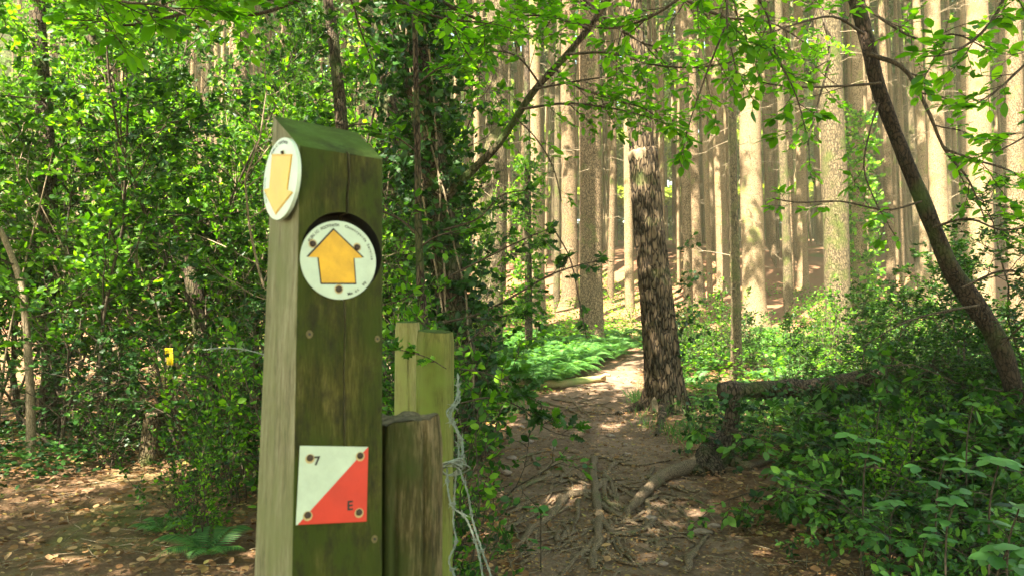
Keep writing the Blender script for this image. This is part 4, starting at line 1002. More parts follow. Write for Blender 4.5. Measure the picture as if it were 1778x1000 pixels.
for k_, (key, x, y, s_) in enumerate([('b1', -2.1, 5.5, 1.0), ('b1', -1.75, 5.0, .95), ('b2', -1.85, 4.5, .7), ('b2', -3.1, 6.0, .8), ('b1', -4.6, 6.2, .8), ('b2', -5.2, 6.0, .7), ('b1', -1.62, 4.15, .55)]):
    put_shrub(key, x, y, s_, k_ * 1.3, 'knee high leafy bush spilling from the left thicket onto the litter', None, 'low bushes before the left thicket')
for k_ in range(16):
    rr7 = rng(560 + k_); y = rr7.uniform(9.8, 15); px7 = rr7.uniform(1195, 1640); x = (px7 - 889) / F * y
    put_shrub(('b1', 'b2')[k_ % 3 == 0], x, y, rr7.uniform(.8, 1.35), k_ * 2.0, 'waist high green bush among the ferns behind the fallen log', None, 'bushes among the ferns behind the fallen log')
# holly twigs crossing in front of the bright wood
bough_thing('holly_branch', 'dark holly twigs crossing in front of the sunlit trunks above the fern bed', 'branch', 81, [
    ([(770, 560), (830, 545), (890, 515), (950, 480), (1000, 462), (1045, 452)], 5.2, 4.9, 5, (8, 4), .22),
    ([(780, 480), (840, 450), (900, 420), (960, 395)], 5.2, 5.0, 4, (7, 4), .22),
    ([(960, 395), (990, 450), (1005, 520), (1018, 585)], 5.0, 4.9, 3, (4, 2), .12),
    ([(790, 620), (850, 560), (900, 545), (930, 560)], 5.2, 5.0, 4, (6, 4), .2),
    ([(770, 400), (830, 380), (870, 340), (920, 330)], 5.3, 5.1, 4, (6, 4), .22)], M_HOLLY, .055, None, .05, 'holly', None, .4)
bough_thing('holly_sprig', 'glossy holly sprig with a few bright young leaves hanging over the path', 'branch', 82, [
    ([(800, 700), (850, 690), (900, 705), (950, 745), (1000, 760)], 3.0, 2.9, 4, (5, 2), .10),
    ([(800, 640), (850, 650), (900, 680), (940, 700)], 3.0, 2.9, 3, (5, 2), .10)], M_HOLLY, .060, None, .045, 'holly', None, .4)
bough_thing('holly_sprig', 'single young holly sprig with lobed leaf across the round fence posts', 'branch', 83, [
    ([(775, 640), (745, 622), (715, 612), (690, 606)], 1.95, 1.9, 2, (3, 2), .03)], M_SHRUB, .03, None, .03, 'holly', None, .4)
# thin sapling right of the signpost
sp = [(718, -60, 9), (722, 120, 10), (725, 260, 11), (726, 380, 13), (730, 480, 15), (735, 560, 17), (736, 640, 18)]
pts, rad = trunk_line(sp, 5.0, 5); root = root_of('sapling', 'smooth thin brown sapling between signpost and ivy tree', 'tree', (pts[0][0], pts[0][1], g(pts[0][0], pts[0][1])))
c, rr = dense(pts, rad, 80); m = OMB(root); tube(m, c, rr, 12, rough=.08, rscale=12, cap=False); m.build('trunk', M_BARK_DARK, root)
add_sprays(root, 84, [([(726, 410), (700, 385), (670, 370), (640, 365)], 5.0, 4.9, 6, (5, 3), .25), ([(724, 265), (690, 240), (655, 235)], 5.0, 4.9, 4, (5, 3), .25), ([(728, 430), (760, 410), (800, 400)], 5.0, 4.9, 4, (5, 3), .25),
                     ([(732, 500), (700, 520), (660, 530)], 5.0, 4.9, 4, (4, 3), .2), ([(722, 150), (760, 120), (800, 110)], 5.0, 4.9, 4, (5, 3), .3)], M_SHRUB, .055)
# leaning thin saplings and dark poles in the thicket
for (lab, pix, d, mt) in (('thin tan sapling standing at the far left over the litter', [(-30, 330, 9), (10, 420, 10), (38, 500, 12), (48, 600, 13), (53, 700, 14), (54, 800, 16)], 6.2, M_TWIGPALE),
                          ('dark pole like trunk in the upper left corner', [(60, -60, 26), (70, 100, 27), (82, 300, 28), (90, 600, 32)], 7.4, M_BARK_DARK),
                          ('dark trunk slanting through the middle of the left thicket', [(150, 60, 16), (220, 200, 20), (290, 330, 24), (330, 460, 28), (360, 640, 32)], 7.2, M_BARK_DARK),
                          ('dark slim trunk behind the top of the signpost', [(560, -60, 18), (580, 80, 20), (596, 250, 22), (610, 500, 24)], 7.6, M_BARK_DARK)):
    pts, rad = trunk_line(pix, d, 5.5); root = root_of('young_tree', lab, 'tree', (pts[0][0], pts[0][1], g(pts[0][0], pts[0][1])))
    c, rr = dense(pts, rad, 70); m = OMB(root); tube(m, c, rr, 14, rough=.12, rscale=10, seed=int(d * 10), cap=False); m.build('trunk', mt, root)
    pv = Plant(int(d * 100), 'quad', .055, .03, .5, .035, .16)
    for k_ in range(9): 
        i_ = int(len(c) * (.3 + .07 * k_)); pv.branch(c[i_], [math.cos(k_ * 2.3), math.sin(k_ * 2.3), .3], .8, .010, 2, (6, 4))
    build_rel(pv, root, M_TWIG, M_SHRUB)
root = root_of('ivy_column', 'slender conifer wrapped in a green ivy column in the middle distance', 'tree', (*P(918, 480, 13.8)[:2], g(*P(918, 480, 13.8)[:2])))
pts, rad = trunk_line([(915, 100, 10), (916, 300, 12), (918, 560, 14)], 13.8, 9); m = OMB(root); tube(m, pts, rad, 10, cap=False); m.build('trunk', M_BARK_DARK, root)
ivy_on(root, [(915, 270), (918, 560)], 13.8, 260, 85, 20, .075, M_SHRUB)
root = root_of('ivy_column', 'brightly lit ivy column right beside the mossy conifer', 'tree', (*P(1492, 480, 15.5)[:2], g(*P(1492, 480, 15.5)[:2])))
pts, rad = trunk_line([(1488, 60, 18), (1490, 300, 20), (1493, 580, 24)], 15.5, 14); m = OMB(root); tube(m, pts, rad, 12, cap=False); m.build('trunk', M_BARK_PALE, root)
ivy_on(root, [(1488, 200), (1494, 560)], 15.5, 380, 86, 30, .09, M_SHRUB)
# ------------------------------------------------------------------ ferns and ground cover
def fern(B, D, Nn, Ls, base, r, n=8, L=.75, up=.7, pin=.22):
    for k_ in range(n):
        a = 2 * PI * k_ / n + r.uniform(-.3, .3); l = L * r.uniform(.7, 1.1); hd = np.array([math.cos(a), math.sin(a), 0]); u = up * r.uniform(.7, 1.2)
        t = np.linspace(.10, 1, 25); pos = base + hd * (t * l * .85)[:, None] + np.array([0, 0, 1.]) * (l * (u * t - .75 * u * t ** 2.2 * 1.05))[:, None]
        T = norm(np.gradient(pos, axis=0)); side = np.cross(T, [0, 0, 1.]); side = norm(side); up_ = np.cross(side, T)
        pl_ = l * pin * np.clip(np.sin(PI * np.clip(t, 0, 1) ** .75) + .12, .1, 1)
        for s_ in (1, -1):
            B.append(pos); D.append(side * s_ + T * .45 - np.array([0, 0, .15])); Nn.append(up_); Ls.append(pl_ * 1.15)
        B.append(pos[:-1]); D.append(T[:-1]); Nn.append(side[:-1]); Ls.append(np.full(24, l * .05))
def fern_field(name, spots, seed, matl, L=.75, n=8, kind='stuff', up=.7):
    r = rng(seed); B, D, Nn, Ls = [], [], [], []
    for (x, y) in spots: fern(B, D, Nn, Ls, np.array([x, y, g(x, y) + .02]), r, n, L * r.uniform(.6, 1.25), up)
    m = MB(); leaves(m, np.concatenate(B), np.concatenate(D), np.concatenate(Nn), np.concatenate(Ls), 'needle')
    m.V = [v * 1.0 for v in m.V]
    return m
TEMPL['needle'] = (np.array([(0, 0, 0), (.30, .075, .0), (1, 0, -.10), (.30, -.075, .0)], float), [np.array([(0, 2, 1), (0, 3, 2)])])
def spots_in(n, xr, yr, seed, test):
    r = rng(seed); out = []
    while len(out) < n:
        x = r.uniform(*xr); y = r.uniform(*yr)
        if test(x, y): out.append((x, y))
    return out
pxof = lambda x, y: 889 + F * x / y
bed = spots_in(340, (-1.6, 3.0), (10.9, 15.5), 1, lambda x, y: x < path_l(y) - .15 - .1 * max(0, 10.5 - y) and pxof(x, y) > 790)
bed += spots_in(60, (-1.5, 6.5), (14.5, 18), 2, lambda x, y: True)
o = fern_field('fern_bed', bed, 5, M_FERN, .60, 8, 'stuff', 1.2).build('fern_bed', M_FERN, smooth=False); tag(o, 'bright bed of bracken ferns beyond the bare log', kind='stuff')
rb = spots_in(190, (1.6, 9.5), (8.6, 17), 3, lambda x, y: x > path_r(y) + .35 and (pxof(x, y) > 1195) and vnoise(x * .5, y * .5, 4.) > -.45)
o = fern_field('fern_bed', rb, 6, M_FERN, .48, 7, 'stuff', 1.1).build('fern_bed', M_FERN, smooth=False); tag(o, 'bright ferns and seedlings right of the dark leaning trunk', kind='stuff')
def cover(name, pts_xy, seed, matl, kind, size, hmax, per, label):
    r = rng(seed); n = len(pts_xy); xy = np.repeat(np.array(pts_xy), per, 0) + r.normal(0, .10, (n * per, 2)); z = G(xy[:, 0], xy[:, 1]) + r.uniform(.0, 1, n * per) ** 1.5 * hmax
    m = MB(); N_ = n * per; leaves(m, np.column_stack([xy, z]), np.column_stack([r.normal(0, 1, (N_, 2)), r.normal(0, .25, N_)]), np.column_stack([r.normal(0, .45, (N_, 2)), np.ones(N_)]), r.uniform(.5, 1.2, N_) * size, kind)
    o = m.build(name, matl, smooth=False); return tag(o, label, kind='stuff')
cv = spots_in(1500, (-8, 16), (10, 27), 7, lambda x, y: vnoise(x * .45, y * .45, 9.) > -.05 + .02 * (y - 10) and not (path_l(y) < x < path_r(y)) and abs(pxof(x, y) - 889) < 950)
cover('ground_cover', cv, 8, M_SHRUB, 'quad', .085, .34, 24, 'scattered bright seedlings over the reddish slope')
cv = spots_in(1100, (1.3, 6.2), (2.6, 9.5), 9, lambda x, y: x > path_r(y) + .35 + (.45 if y < 5 else 0) + .3 * vnoise(x, y * 2, 1.) and vnoise(x * .9, y * .9, 3.) > -.25 and not (1190 < pxof(x, y) < 1400 and 4.9 < y < 6.3))
cover('ground_cover', cv, 10, M_BRAMBLE, 'ovate', .055, .24, 12, 'low shaded leaves carpeting the ground right of the path')
cv = spots_in(520, (-5.8, -.5), (5.0, 7.8), 12, lambda x, y: vnoise(x * 1.1, y * 1.1, 3.) > -.1 + (6.2 - y) * .4)
cover('ground_cover', cv, 13, M_IVY, 'ivy', .055, .20, 12, 'low ivy leaves creeping out from under the left thicket')
cv = spots_in(620, (-2, 9), (9.8, 18), 19, lambda x, y: not (path_l(y) - .3 < x < path_r(y) + .3) and 780 < pxof(x, y) < 1800)
cv += spots_in(500, (-2, 14), (16, 25), 29, lambda x, y: vnoise(x * .5, y * .5, 2.) > -.1 and 860 < pxof(x, y) < 1800)
cover('ground_cover', cv, 20, M_SHRUB, 'ovate', .075, .60, 20, 'soft mixed low plants among the ferns')
# grass and fine green around the dark trunk and along the path
def grass(spots, seed, name, label, L=.16, per=16, matl=None):
    r = rng(seed); n = len(spots) * per; xy = np.repeat(np.array(spots), per, 0) + r.normal(0, .05, (n, 2)); b = np.column_stack([xy, G(xy[:, 0], xy[:, 1])])
    d = np.column_stack([r.normal(0, .55, (n, 2)), np.ones(n)]); m = MB(); Lh = r.uniform(.4, 1.2, n) * L
    TEMPL['blade'] = (np.array([(0, .022, 0), (0, -.022, 0), (.5, -.02, -.03), (.5, .02, -.03), (1, 0, -.22)], float), [np.array([(0, 1, 2, 3)]), np.array([(3, 2, 4)])])
    leaves(m, b, d, r.normal(0, 1, (n, 3)), Lh, 'blade'); tag(m.build(name, matl or M_FERN, smooth=False), label, kind='stuff')
gs = spots_in(260, (1.3, 4.2), (6.2, 10.5), 14, lambda x, y: x > path_r(y) - .12 + .25 * vnoise(x * 2, y * 2, 2.))
gs += spots_in(50, (-.6, .2), (7.5, 10.2), 15, lambda x, y: x < path_l(y) + .05)
grass(gs, 16, 'grass', 'thin grass and moss round the foot of the dark trunk')
# ------------------------------------------------------------------ brambles in the shade on the right
def bramble_proto(seed, H, spread, matl, leaf='ovate', llen=.055):
    r = rng(seed); root = root_of('bramble_bush', '', 'bush', (0, 0, 0), 'bramble bushes in the right hand shade'); pv = Plant(seed, leaf, llen, -.05, .7, .036, .14, 5, .3, .0025)
    for k_ in range(9):
        a = 2 * PI * k_ / 9 + r.uniform(-.3, .3); d = np.array([math.cos(a), math.sin(a), 1.5 * r.uniform(.6, 1.2)]); pts = [np.array([0, 0, -.03])]; L = spread * r.uniform(.9, 1.5)
        for q in range(8): d = norm(d + np.array([0, 0, -.20]) + r.normal(0, .10, 3)); pts.append(pts[-1] + d * L / 6 * np.array([1, 1, H / spread]))
        pv.limb(np.array(pts), .006, 2, (9, 4), .5, .9, .1, True, .4, .28)
    pv.build(root, M_TWIG, matl); return root
SHR['r1'] = bramble_proto(91, .55, .62, M_BRAMBLE); SHR['r2'] = bramble_proto(92, .75, .60, M_HOLLY, 'ovate', .05); SHR['r3'] = bramble_proto(93, .45, .6, M_BRAMBLE, 'ivy', .06)
BL = 'tangled low bramble bush in the deep shade right of the path'; BG = 'bramble bushes in the right hand shade'
r = rng(95); bl = []
for t_ in range(2500):
    y = r.uniform(3.0, 8.2); x = r.uniform(1.35, .72 * y + .3)
    if pxof(x, y) < np.interp(y, [3, 4, 5, 6, 8.2], [1500, 1450, 1470, 1500, 1460]) or x < path_r(y) + .55: continue
    if any((a - x) ** 2 + (b - y) ** 2 < .34 ** 2 for a, b in bl): continue
    bl.append((x, y))
for k_, (x, y) in enumerate(bl[:62]):
    f_ = .72 if y < 4.6 else .95
    put_shrub(('r1', 'r2', 'r3')[k_ % 3], x, y, f_ * r.uniform(.8, 1.15), r.uniform(0, 6), BL, None, BG, f_ * r.uniform(.7, 1.2))
for k_, (x, y, s_) in enumerate([(3.2, 6.9, .45), (4.0, 7.2, .5), (3.6, 8.0, .42), (4.7, 7.4, .5), (3.4, 5.9, .35), (5.0, 8.6, .55)]):
    put_shrub(('h1', 'h4')[k_ % 2], x, y, s_, k_ * 1.9, 'taller dark bush behind the fallen log near the leaning tree', None, 'dark bushes behind the fallen log', s_ * (.62 if k_ % 2 == 0 else 1))
for k_, (x, y, s_) in enumerate([(2.75, 5.3, 1.25), (3.2, 5.0, 1.3), (3.7, 5.4, 1.4), (2.8, 5.7, .8), (3.3, 4.4, 1.2), (2.9, 4.6, 1.0), (3.9, 4.7, 1.4)]):
    put_shrub(('r2', 'r1')[k_ % 2], x, y, s_, k_ * 2.2, 'dark bramble mound hiding the far end of the fallen log', None, 'bramble mounds before the fallen log', s_ * 1.1)
for k_, (x, y, s_) in enumerate([(3.35, 5.6, .50), (4.0, 5.9, .55), (3.0, 6.3, .42), (3.7, 5.0, .42)]):
    put_shrub('h1', x, y, s_, k_ * 2.6, 'dark holly bush wrapping the lower end of the leaning tree', None, 'holly round the leaning tree', s_ * .72)
for k_ in range(7):
    rr8 = rng(660 + k_); y = rr8.uniform(4.2, 7.0); x = y * rr8.uniform(.44, .66)
    put_shrub('b1', x, y, .62 * rr8.uniform(.7, 1.2), k_, 'lighter green young bush poking up through the shaded brambles', None, 'young bushes in the right hand shade')
def leafy_plant(label, px, py, d, seed, n=5, H=.3, ll=.10, matl=None, lean=(0, 0)):
    """one arching stem with palmate groups of broad leaves"""
    r = rng(seed); top = P(px, py, d); bx, by = top[0] + lean[0], top[1] + .1 + lean[1]; b = np.array([bx, by, g(bx, by) - .02]); root = root_of('leafy_seedling', label, 'plant', (b[0], b[1], b[2] + .02))
    pv = Plant(seed, 'ovate', ll); w_ = OMB(root); pts = smooth_line([b, b * .45 + top * .55 + np.array([0, .03, .10]), top], 12); tube(w_, pts, np.linspace(.005, .0025, 12), 6, cap=False)
    B, D, Nn, Ls = [], [], [], []
    for k_ in range(n):
        f_ = 1 - .16 * k_; i_ = int(11 * f_); a = r.uniform(0, 2 * PI); e = pts[i_] + np.array([math.cos(a), math.sin(a) * .6, r.uniform(.1, .5)]) * (0.02 if k_ == 0 else ll * r.uniform(.8, 1.4))
        tube(w_, [pts[i_], e], [.002, .0015], 4, cap=False); m0 = r.uniform(0, 2 * PI)
        for q in range(5 if k_ == 0 else 3):
            aa = m0 + (q - 1) * 1.15; B.append(e); D.append([math.cos(aa), math.sin(aa), r.uniform(-.25, .12)]); Nn.append(np.array([0, -.25, 1.]) + r.normal(0, .15, 3)); Ls.append(ll * r.uniform(.75, 1.15))
    w_.build('stem', M_TWIG, root); lm = OMB(root); leaves(lm, B, D, Nn, Ls, 'ovate'); lm.build('leaves', matl or M_FRESH, root, smooth=True)
M_FRESH = leaf_mat('fresh_leaf', [(.06, .18, .035), (.09, .24, .045), (.13, .29, .06)], (1.4, 1.5, .7), .35, .5, .3)
for k_, (px, py, d, n, ll, lab) in enumerate([
    (1510, 765, 3.4, 6, .10, 'pale green seedling with broad leaflets below the fallen log'), (1640, 800, 3.2, 5, .09, 'pale green seedling with arching stem deep in the brambles'),
    (1735, 800, 2.9, 6, .11, 'largest pale green seedling by the right picture edge'), (1660, 870, 2.9, 5, .08, 'light green seedling just under the largest pale one'),
    (1560, 875, 3.3, 5, .08, 'light green low seedling amid brown litter'), (1750, 950, 2.4, 7, .10, 'bright green seedling in the bottom right corner'),
    (1510, 935, 3.2, 5, .07, 'small fresh seedling near the lower end of the shade'), (1620, 930, 3.0, 5, .07, 'small fresh seedling left of the corner seedling'),
    (1530, 690, 4.2, 5, .09, 'yellowish seedling sprouting above the fallen log'), (940, 885, 3.6, 4, .06, 'tiny seedling with two broad leaves by the path roots'),
    (1690, 700, 4.0, 5, .08, 'dull green seedling under the leaning tree'), (1770, 880, 2.6, 5, .10, 'dark green seedling cut by the right picture edge')]):
    leafy_plant(lab, px, py, d, 700 + k_, n + 2, .3, ll * .78, M_FRESH if k_ not in (10, 11) else M_BRAMBLE)
# individual fern bottom left
for k_, (x, y, s_, lab) in enumerate([(-1.52, 3.95, .33, 'feathery green fern beside the foot of the signpost on the left'), (-1.95, 4.4, .24, 'smaller feathery fern farther left of the signpost foot')]):
    z = g(x, y); r = rng(60 + k_); B, D, Nn, Ls = [], [], [], []; fern(B, D, Nn, Ls, np.array([0, 0, .01]), r, 8, s_, 1.0, .24); root = root_of('fern', lab, 'fern', (x, y, z))
    m = MB(); leaves(m, np.concatenate(B), np.concatenate(D), np.concatenate(Nn), np.concatenate(Ls), 'needle'); m.build('fronds', M_FERN, root, smooth=False)
# ------------------------------------------------------------------ roots, logs, stones, litter
def root_net(name, label, specs, seed, base):
    root = root_of(name, label, 'roots', base); r = rng(seed)
    for (pix, w0, w1) in specs:
        pts = [PG(*p_) for p_ in pix]; n = max(10, len(pts) * 7); c = smooth_line(pts, n); d = c[:, 1].mean()
        c = c + np.column_stack([.014 * vnoise(np.arange(n) * .35, np.zeros(n), 0, seed), .014 * vnoise(np.arange(n) * .35, np.ones(n) * 5, 0, seed), np.zeros(n)])
        rad = np.linspace(w0, w1, n) / 2 / F * d * (1 + .2 * vnoise(np.arange(n) * .5, np.zeros(n), 1, seed))
        c[:, 2] = np.maximum(G(c[:, 0], c[:, 1]) + .016 + rad * (.25 + .45 * np.sin(np.linspace(.15, PI, n))), 0); c[-1, 2] -= .03; c[0, 2] -= .02
        m = OMB(root); tube(m, c, rad, 12, rough=.30, rscale=22, seed=seed); zc = np.repeat(c[:, 2], 12) - m.o[2]; V0 = m.V[0]; V0[:, 2] = zc + (V0[:, 2] - zc) * .7 - .006; m.build('root', M_ROOT, root); seed += 1
    return root
near = [([(1030, 795), (1032, 850), (1040, 900), (1036, 950), (1030, 1000)], 17, 11), ([(1022, 862), (985, 870), (955, 902), (920, 930), (895, 955)], 20, 10), ([(1040, 878), (1075, 903), (1108, 914)], 13, 7),
        ([(1038, 900), (1068, 934), (1108, 930), (1130, 912), (1124, 880), (1118, 850)], 12, 8), ([(1048, 838), (1054, 875), (1078, 890)], 9, 5), ([(1038, 935), (1002, 975), (970, 1005)], 13, 8), ([(1040, 955), (1095, 985), (1150, 975)], 11, 5),
        ([(930, 830), (985, 803), (1040, 797), (1100, 803)], 8, 4), ([(878, 862), (935, 838), (1000, 818)], 9, 4), ([(1112, 905), (1140, 940), (1150, 990)], 9, 5), ([(1185, 1000), (1212, 962), (1240, 920)], 14, 8), ([(880, 925), (930, 900), (965, 870)], 8, 4),
        ([(1000, 870), (1003, 900), (995, 935)], 9, 5), ([(1060, 840), (1100, 850), (1140, 838)], 7, 3), ([(960, 950), (1000, 930), (1034, 925)], 8, 4), ([(1050, 800), (1110, 812), (1170, 800)], 7, 4), ([(900, 800), (960, 785), (1010, 790)], 6, 3), ([(1120, 950), (1180, 935), (1215, 950)], 8, 4),
        ([(1068, 935), (1080, 965), (1120, 1000)], 8, 5), ([(905, 985), (950, 960), (1000, 965)], 8, 4), ([(1018, 845), (990, 838), (960, 842)], 8, 4), ([(1145, 870), (1180, 890), (1200, 930)], 8, 4), ([(870, 890), (905, 880), (940, 885)], 8, 4)]
rr_ = rng(17)
for k_ in range(90):
    a0 = rr_.uniform(0, 2 * PI); x0 = rr_.uniform(900, 1180); y0 = rr_.uniform(800, 975); L_ = rr_.uniform(35, 110); pp = [(x0, y0)]
    dx_ = (x0 - 1035) / 150 + rr_.normal(0, .6); dy_ = .55 + rr_.normal(0, .45); q_ = math.hypot(dx_, dy_)
    for s_ in (1, 2, 3): pp.append((x0 + dx_ / q_ * L_ * s_ / 3 + rr_.normal(0, 5), min(998, y0 + dy_ / q_ * L_ * .6 * s_ / 3 + rr_.normal(0, 4))))
    near.append((pp, rr_.uniform(5, 12), 3))
root_net('exposed_roots', 'gnarled network of exposed roots spreading over the lower path', near, 31, tuple(PG(1035, 860)))
far_r = [([(950, 700), (985, 712), (1012, 726)], 7, 3), ([(955, 694), (1000, 700), (1050, 690)], 5, 2), ([(965, 715), (1020, 706), (1070, 712)], 6, 2), ([(990, 690), (1010, 716), (1032, 735)], 5, 2), ([(1000, 700), (1040, 705), (1062, 698)], 5, 2),
         ([(900, 738), (950, 735), (1000, 742)], 5, 2), ([(940, 725), (980, 722), (1020, 730)], 5, 2), ([(1010, 716), (1050, 722), (1090, 716)], 5, 2), ([(930, 705), (960, 712), (985, 730)], 5, 2), ([(985, 700), (1003, 692), (1030, 698)], 5, 2)]
root_net('exposed_roots', 'finer network of exposed roots higher up between log and dark trunk', far_r, 71, tuple(PG(1010, 710)))
# bare log lying behind the path
lg = [PG(868, 677), PG(930, 668), PG(990, 667), PG(1050, 664)]; base = lg[1]
root = root_of('bare_log', 'long pale barkless log lying across the left of the path', 'log', tuple(base)); c = smooth_line(lg, 50); c[:, 1] = np.linspace(lg[0][1], lg[-1][1], 50); c[:, 2] = G(c[:, 0], c[:, 1]) + .06 + .015 * np.sin(np.linspace(0, 7, 50))
m = OMB(root); tube(m, c, np.linspace(.066, .048, 50), 14, rough=.18, rscale=5, seed=2); m.build('trunk', M_LOG, root)
m = OMB(root); tube(m, [c[46], c[46] + np.array([.10, -.05, .06]), c[46] + np.array([.16, -.08, .05])], [.03, .026, .02], 10, rough=.1); m.build('branch_stub', M_LOG, root)
# fallen dark log propped on its stump at the right of the path
D_ = 6.0
A = [P(1248, 678, D_), P(1300, 676, D_ + .02), P(1370, 674, D_ + .1), P(1440, 668, D_ + .2), P(1520, 655, D_ + .35), P(1620, 642, D_ + .5), P(1740, 640, D_ + .6)]
root = root_of('fallen_tree', 'dark mossy fallen trunk held level by its broken stump beside the path', 'tree', (A[0][0], A[0][1], g(A[0][0], A[0][1])))
c = smooth_line(A, 90); rr = np.interp(np.linspace(0, 1, 90), [0, .1, .5, 1], [.058, .066, .07, .085]); m = OMB(root); tube(m, c, rr, 24, rough=.25, rscale=8, seed=4); m.build('trunk', M_BARK_DARK, root)
q0 = PG(1255, 800); c = smooth_line([P(1276, 680, D_), P(1272, 720, D_ - .02), P(1262, 765, D_ - .04), P(1246, 800, D_ - .1), P(1225, 830, D_ - .3)], 60); m = OMB(root); tube(m, c, np.interp(np.linspace(0, 1, 60), [0, .3, .7, 1], [.045, .055, .085, .11]), 24, rough=.28, rscale=9, seed=5); m.build('stump', M_BARK_DARK, root)
c = smooth_line([P(1268, 745, D_), P(1238, 770, D_ - .1), P(1215, 800, D_ - .2), P(1206, 830, D_ - .3)], 30); m = OMB(root); tube(m, c, np.linspace(.04, .075, 30), 16, rough=.3, rscale=9, seed=6); m.build('broken_limb', M_BARK_DARK, root)
gl = [PG(1222, 812), PG(1185, 828), PG(1150, 842), PG(1125, 862), PG(1105, 884), PG(1088, 898)]; c = smooth_line(gl, 50); rad = np.linspace(.055, .022, 50); c[:, 2] = G(c[:, 0], c[:, 1]) + .03 + rad * .5; c[-1, 2] -= .05
m = OMB(root); tube(m, c, rad, 14, rough=.2, rscale=11, seed=7); m.build('root', M_ROOT, root)
gl = [PG(1262, 800), PG(1300, 815), PG(1340, 800)]; c = smooth_line(gl, 20); c[:, 2] += .02; m = OMB(root); tube(m, c, np.linspace(.06, .02, 20), 12, rough=.25, rscale=11, seed=8); m.build('root', M_ROOT, root)
ivy_on(root, [(1258, 690), (1262, 800)], 5.9, 60, 87, 50, .045)
pv = Plant(88, 'ivy', .045, -.1, .2, .035, .25)
for k_ in range(60):
    px = rng(k_ + 400).uniform(1260, 1560); pv.branch(P(px, 670 + rng(k_ + 300).uniform(-8, 12), D_ + .05), [rng(k_).uniform(-.4, .4), -.5, rng(k_ + 5).uniform(-1, .2)], .22, .003, 0)
build_rel(pv, root, M_TWIG, M_IVY, wname='trailing_stems', lname='trailing_ivy')
# stump in the thicket with the yellow scrap beside it
sx, sy, _z = P(265, 640, 6.1); root = root_of('tree_stump', 'short pale broken stump at the foot of the left thicket', 'stump', (sx, sy, g(sx, sy)))
m = MB(); zz = np.linspace(-.05, .38, 14); tube(m, np.column_stack([.03 * zz, 0 * zz, zz]), np.linspace(.085, .06, 14), 16, rough=.15, rscale=8, seed=3); m.build('trunk', M_BARK_MOSS, root)
m = MB(); tube(m, [[.02, 0, .37], [.02, 0, .41]], [.058, .03], 16, rough=.3, rscale=20); m.build('broken_top', M_SCAR, root)
m = MB(); b = P(292, 604, 5.9); r = rng(5)
xs = np.linspace(-1, 1, 9); ys_ = np.linspace(0, 1, 9); Xg, Yg = np.meshgrid(xs, ys_); Zg = .018 * vnoise(Xg * 2, Yg * 3, 0, 4) + .012 * np.sin(Xg * 3)
Vv = np.stack([Xg * .028 * (1.0 - .3 * Yg) + .02 * Yg, Zg, -.13 * Yg], -1).reshape(-1, 3); i = np.arange(8)[:, None] * 9; j = np.arange(8)[None]
m.add(Vv, np.stack([i + j, i + j + 1, i + 10 + j, i + 9 + j], -1).reshape(-1, 4)); o = m.build('yellow_tag', plain('yellow_plastic', (.85, .62, .01), .35), None); o.location = b
sm = o.modifiers.new('s', 'SOLIDIFY'); sm.thickness = .002; tag(o, 'small crumpled yellow scrap hanging in front of the thicket', 'tag')
# stones
for k_, (px, py, s_) in enumerate([(1222, 930, .05), (1240, 918, .03), (1130, 905, .045), (915, 770, .05), (890, 800, .04), (880, 825, .05), (1085, 775, .035), (1060, 760, .045), (1088, 792, .03), (905, 745, .04), (1150, 985, .03), (990, 800, .03), (1290, 905, .035), (960, 780, .03)]):
    p_ = PG(px, py); bm = bmesh.new(); bmesh.ops.create_icosphere(bm, subdivisions=3, radius=1); r = rng(k_ + 20)
    sc = np.array([r.uniform(.9, 1.5), r.uniform(.7, 1.1), r.uniform(.35, .6)]) * s_
    for v in bm.verts:
        q = np.array(v.co); q = q * (1 + .28 * float(vnoise(q[0] * 1.5, q[1] * 1.5, q[2] * 1.5, k_))); v.co = q * sc
    me = bpy.data.meshes.new('stone'); bm.to_mesh(me); bm.free(); me.materials.append(M_STONE)
    for f in me.polygons: f.use_smooth = True
    o = bpy.data.objects.new('stone', me); C.objects.link(o); o.location = (p_[0], p_[1], g(p_[0], p_[1]) + s_ * .15 + .01); o.rotation_euler = (0, 0, r.uniform(0, 6)); tag(o, 'small flat pinkish stone half sunk in the path', 'stone', 'stones on the path')
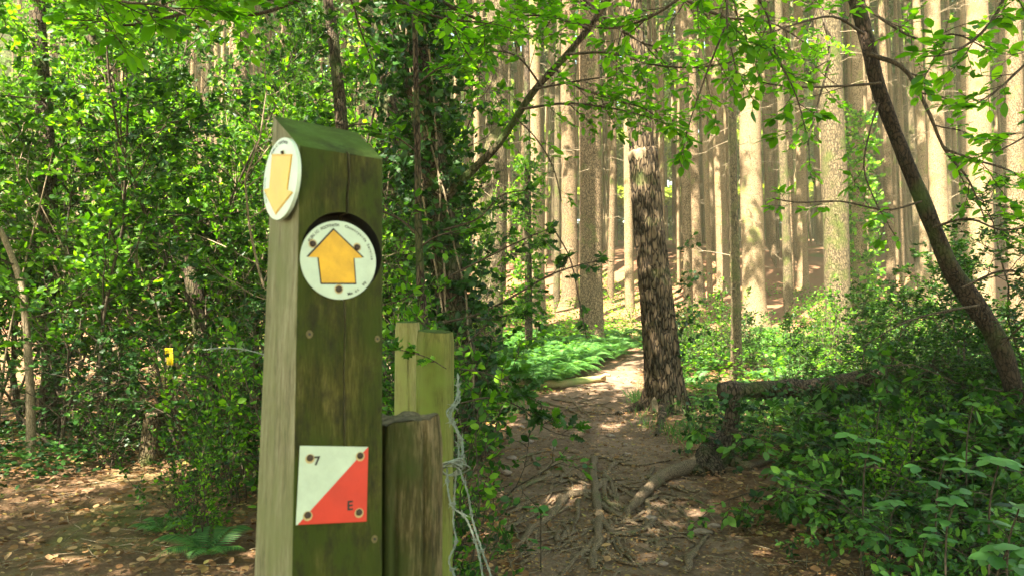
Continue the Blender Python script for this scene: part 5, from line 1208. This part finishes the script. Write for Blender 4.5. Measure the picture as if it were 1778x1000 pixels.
# litter
def litter(n, xr, yr, seed, keep, size, name, label, matl, lift=.012):
    r = rng(seed); x = r.uniform(*xr, n * 3); y = yr[0] + (yr[1] - yr[0]) * r.random(n * 3) ** 1.25
    k_ = keep(x, y, r.random(n * 3)); x, y = x[k_][:n], y[k_][:n]; N_ = len(x); zc = G(x, y) + lift + r.uniform(0, .025, N_)
    m = MB(); a = r.uniform(0, 2 * PI, N_); L = r.uniform(.5, 1.25, N_) * size
    leaves(m, np.column_stack([x, y, zc]), np.column_stack([np.cos(a), np.sin(a), r.normal(0, .22, N_)]), np.column_stack([r.normal(0, .38, (N_, 2)), np.ones(N_)]), L, 'ovate'); o = m.build(name, matl, smooth=False); tag(o, label, kind='stuff')
def keep_path(x, y, u): on = (x > path_l(y)) & (x < path_r(y)); return u < np.where(on, .24, .9)
litter(30000, (-7, 7), (2.0, 13), 51, keep_path, .050, 'fallen_leaves', 'brown dead leaves strewn over the woodland floor', M_DRY)
litter(18000, (-.4, 1.6), (2.8, 9), 52, lambda x, y, u: u < .8, .017, 'leaf_fragments', 'broken leaf fragments over the trodden path', M_DRY)
litter(16000, (-5.5, 5.5), (2.6, 8), 53, lambda x, y, u: (u < .8) & ~((x > path_l(y)) & (x < path_r(y))), .030, 'leaf_fragments', 'broken leaf fragments beside the path', M_DRY)
r = rng(54); m = MB()
for k_ in range(1500):
    y = 2.6 + 9 * r.random() ** 1.3; x = r.uniform(-.75 * y, .75 * y); a = r.uniform(0, 2 * PI); L = r.uniform(.04, .22); d = np.array([math.cos(a), math.sin(a)]); pp = []
    for q in (-.5, 0, .5):
        xx, yy = x + d[0] * L * q, y + d[1] * L * q + (.012 * r.normal() if q == 0 else 0); pp.append([xx, yy, g(xx, yy) + .018 + r.uniform(0, .015)])
    tube(m, pp, [.0022, .0026, .0012], 4, cap=False)
tag(m.build('fallen_twigs', M_TWIGPALE), 'thin broken twigs scattered over the woodland floor', kind='stuff')
# ------------------------------------------------------------------ haze
bm = bmesh.new(); bmesh.ops.create_cube(bm, size=1); me = bpy.data.meshes.new('haze'); bm.to_mesh(me); bm.free()
hz = bpy.data.objects.new('haze', me); C.objects.link(hz); hz.scale = (530, 560, 46); hz.location = (0, 10, 46 / 2 - 3.0); hz['kind'] = 'stuff'
mh = bpy.data.materials.new('haze'); mh.use_nodes = True; n = mh.node_tree; n.nodes.remove(n.nodes['Principled BSDF'])
pvn = n.nodes.new('ShaderNodeVolumePrincipled'); pvn.inputs['Color'].default_value = (1.0, .98, .60, 1); pvn.inputs['Density'].default_value = .0018; pvn.inputs['Anisotropy'].default_value = .0
n.links.new(pvn.outputs[0], n.nodes['Material Output'].inputs['Volume']); me.materials.append(mh)
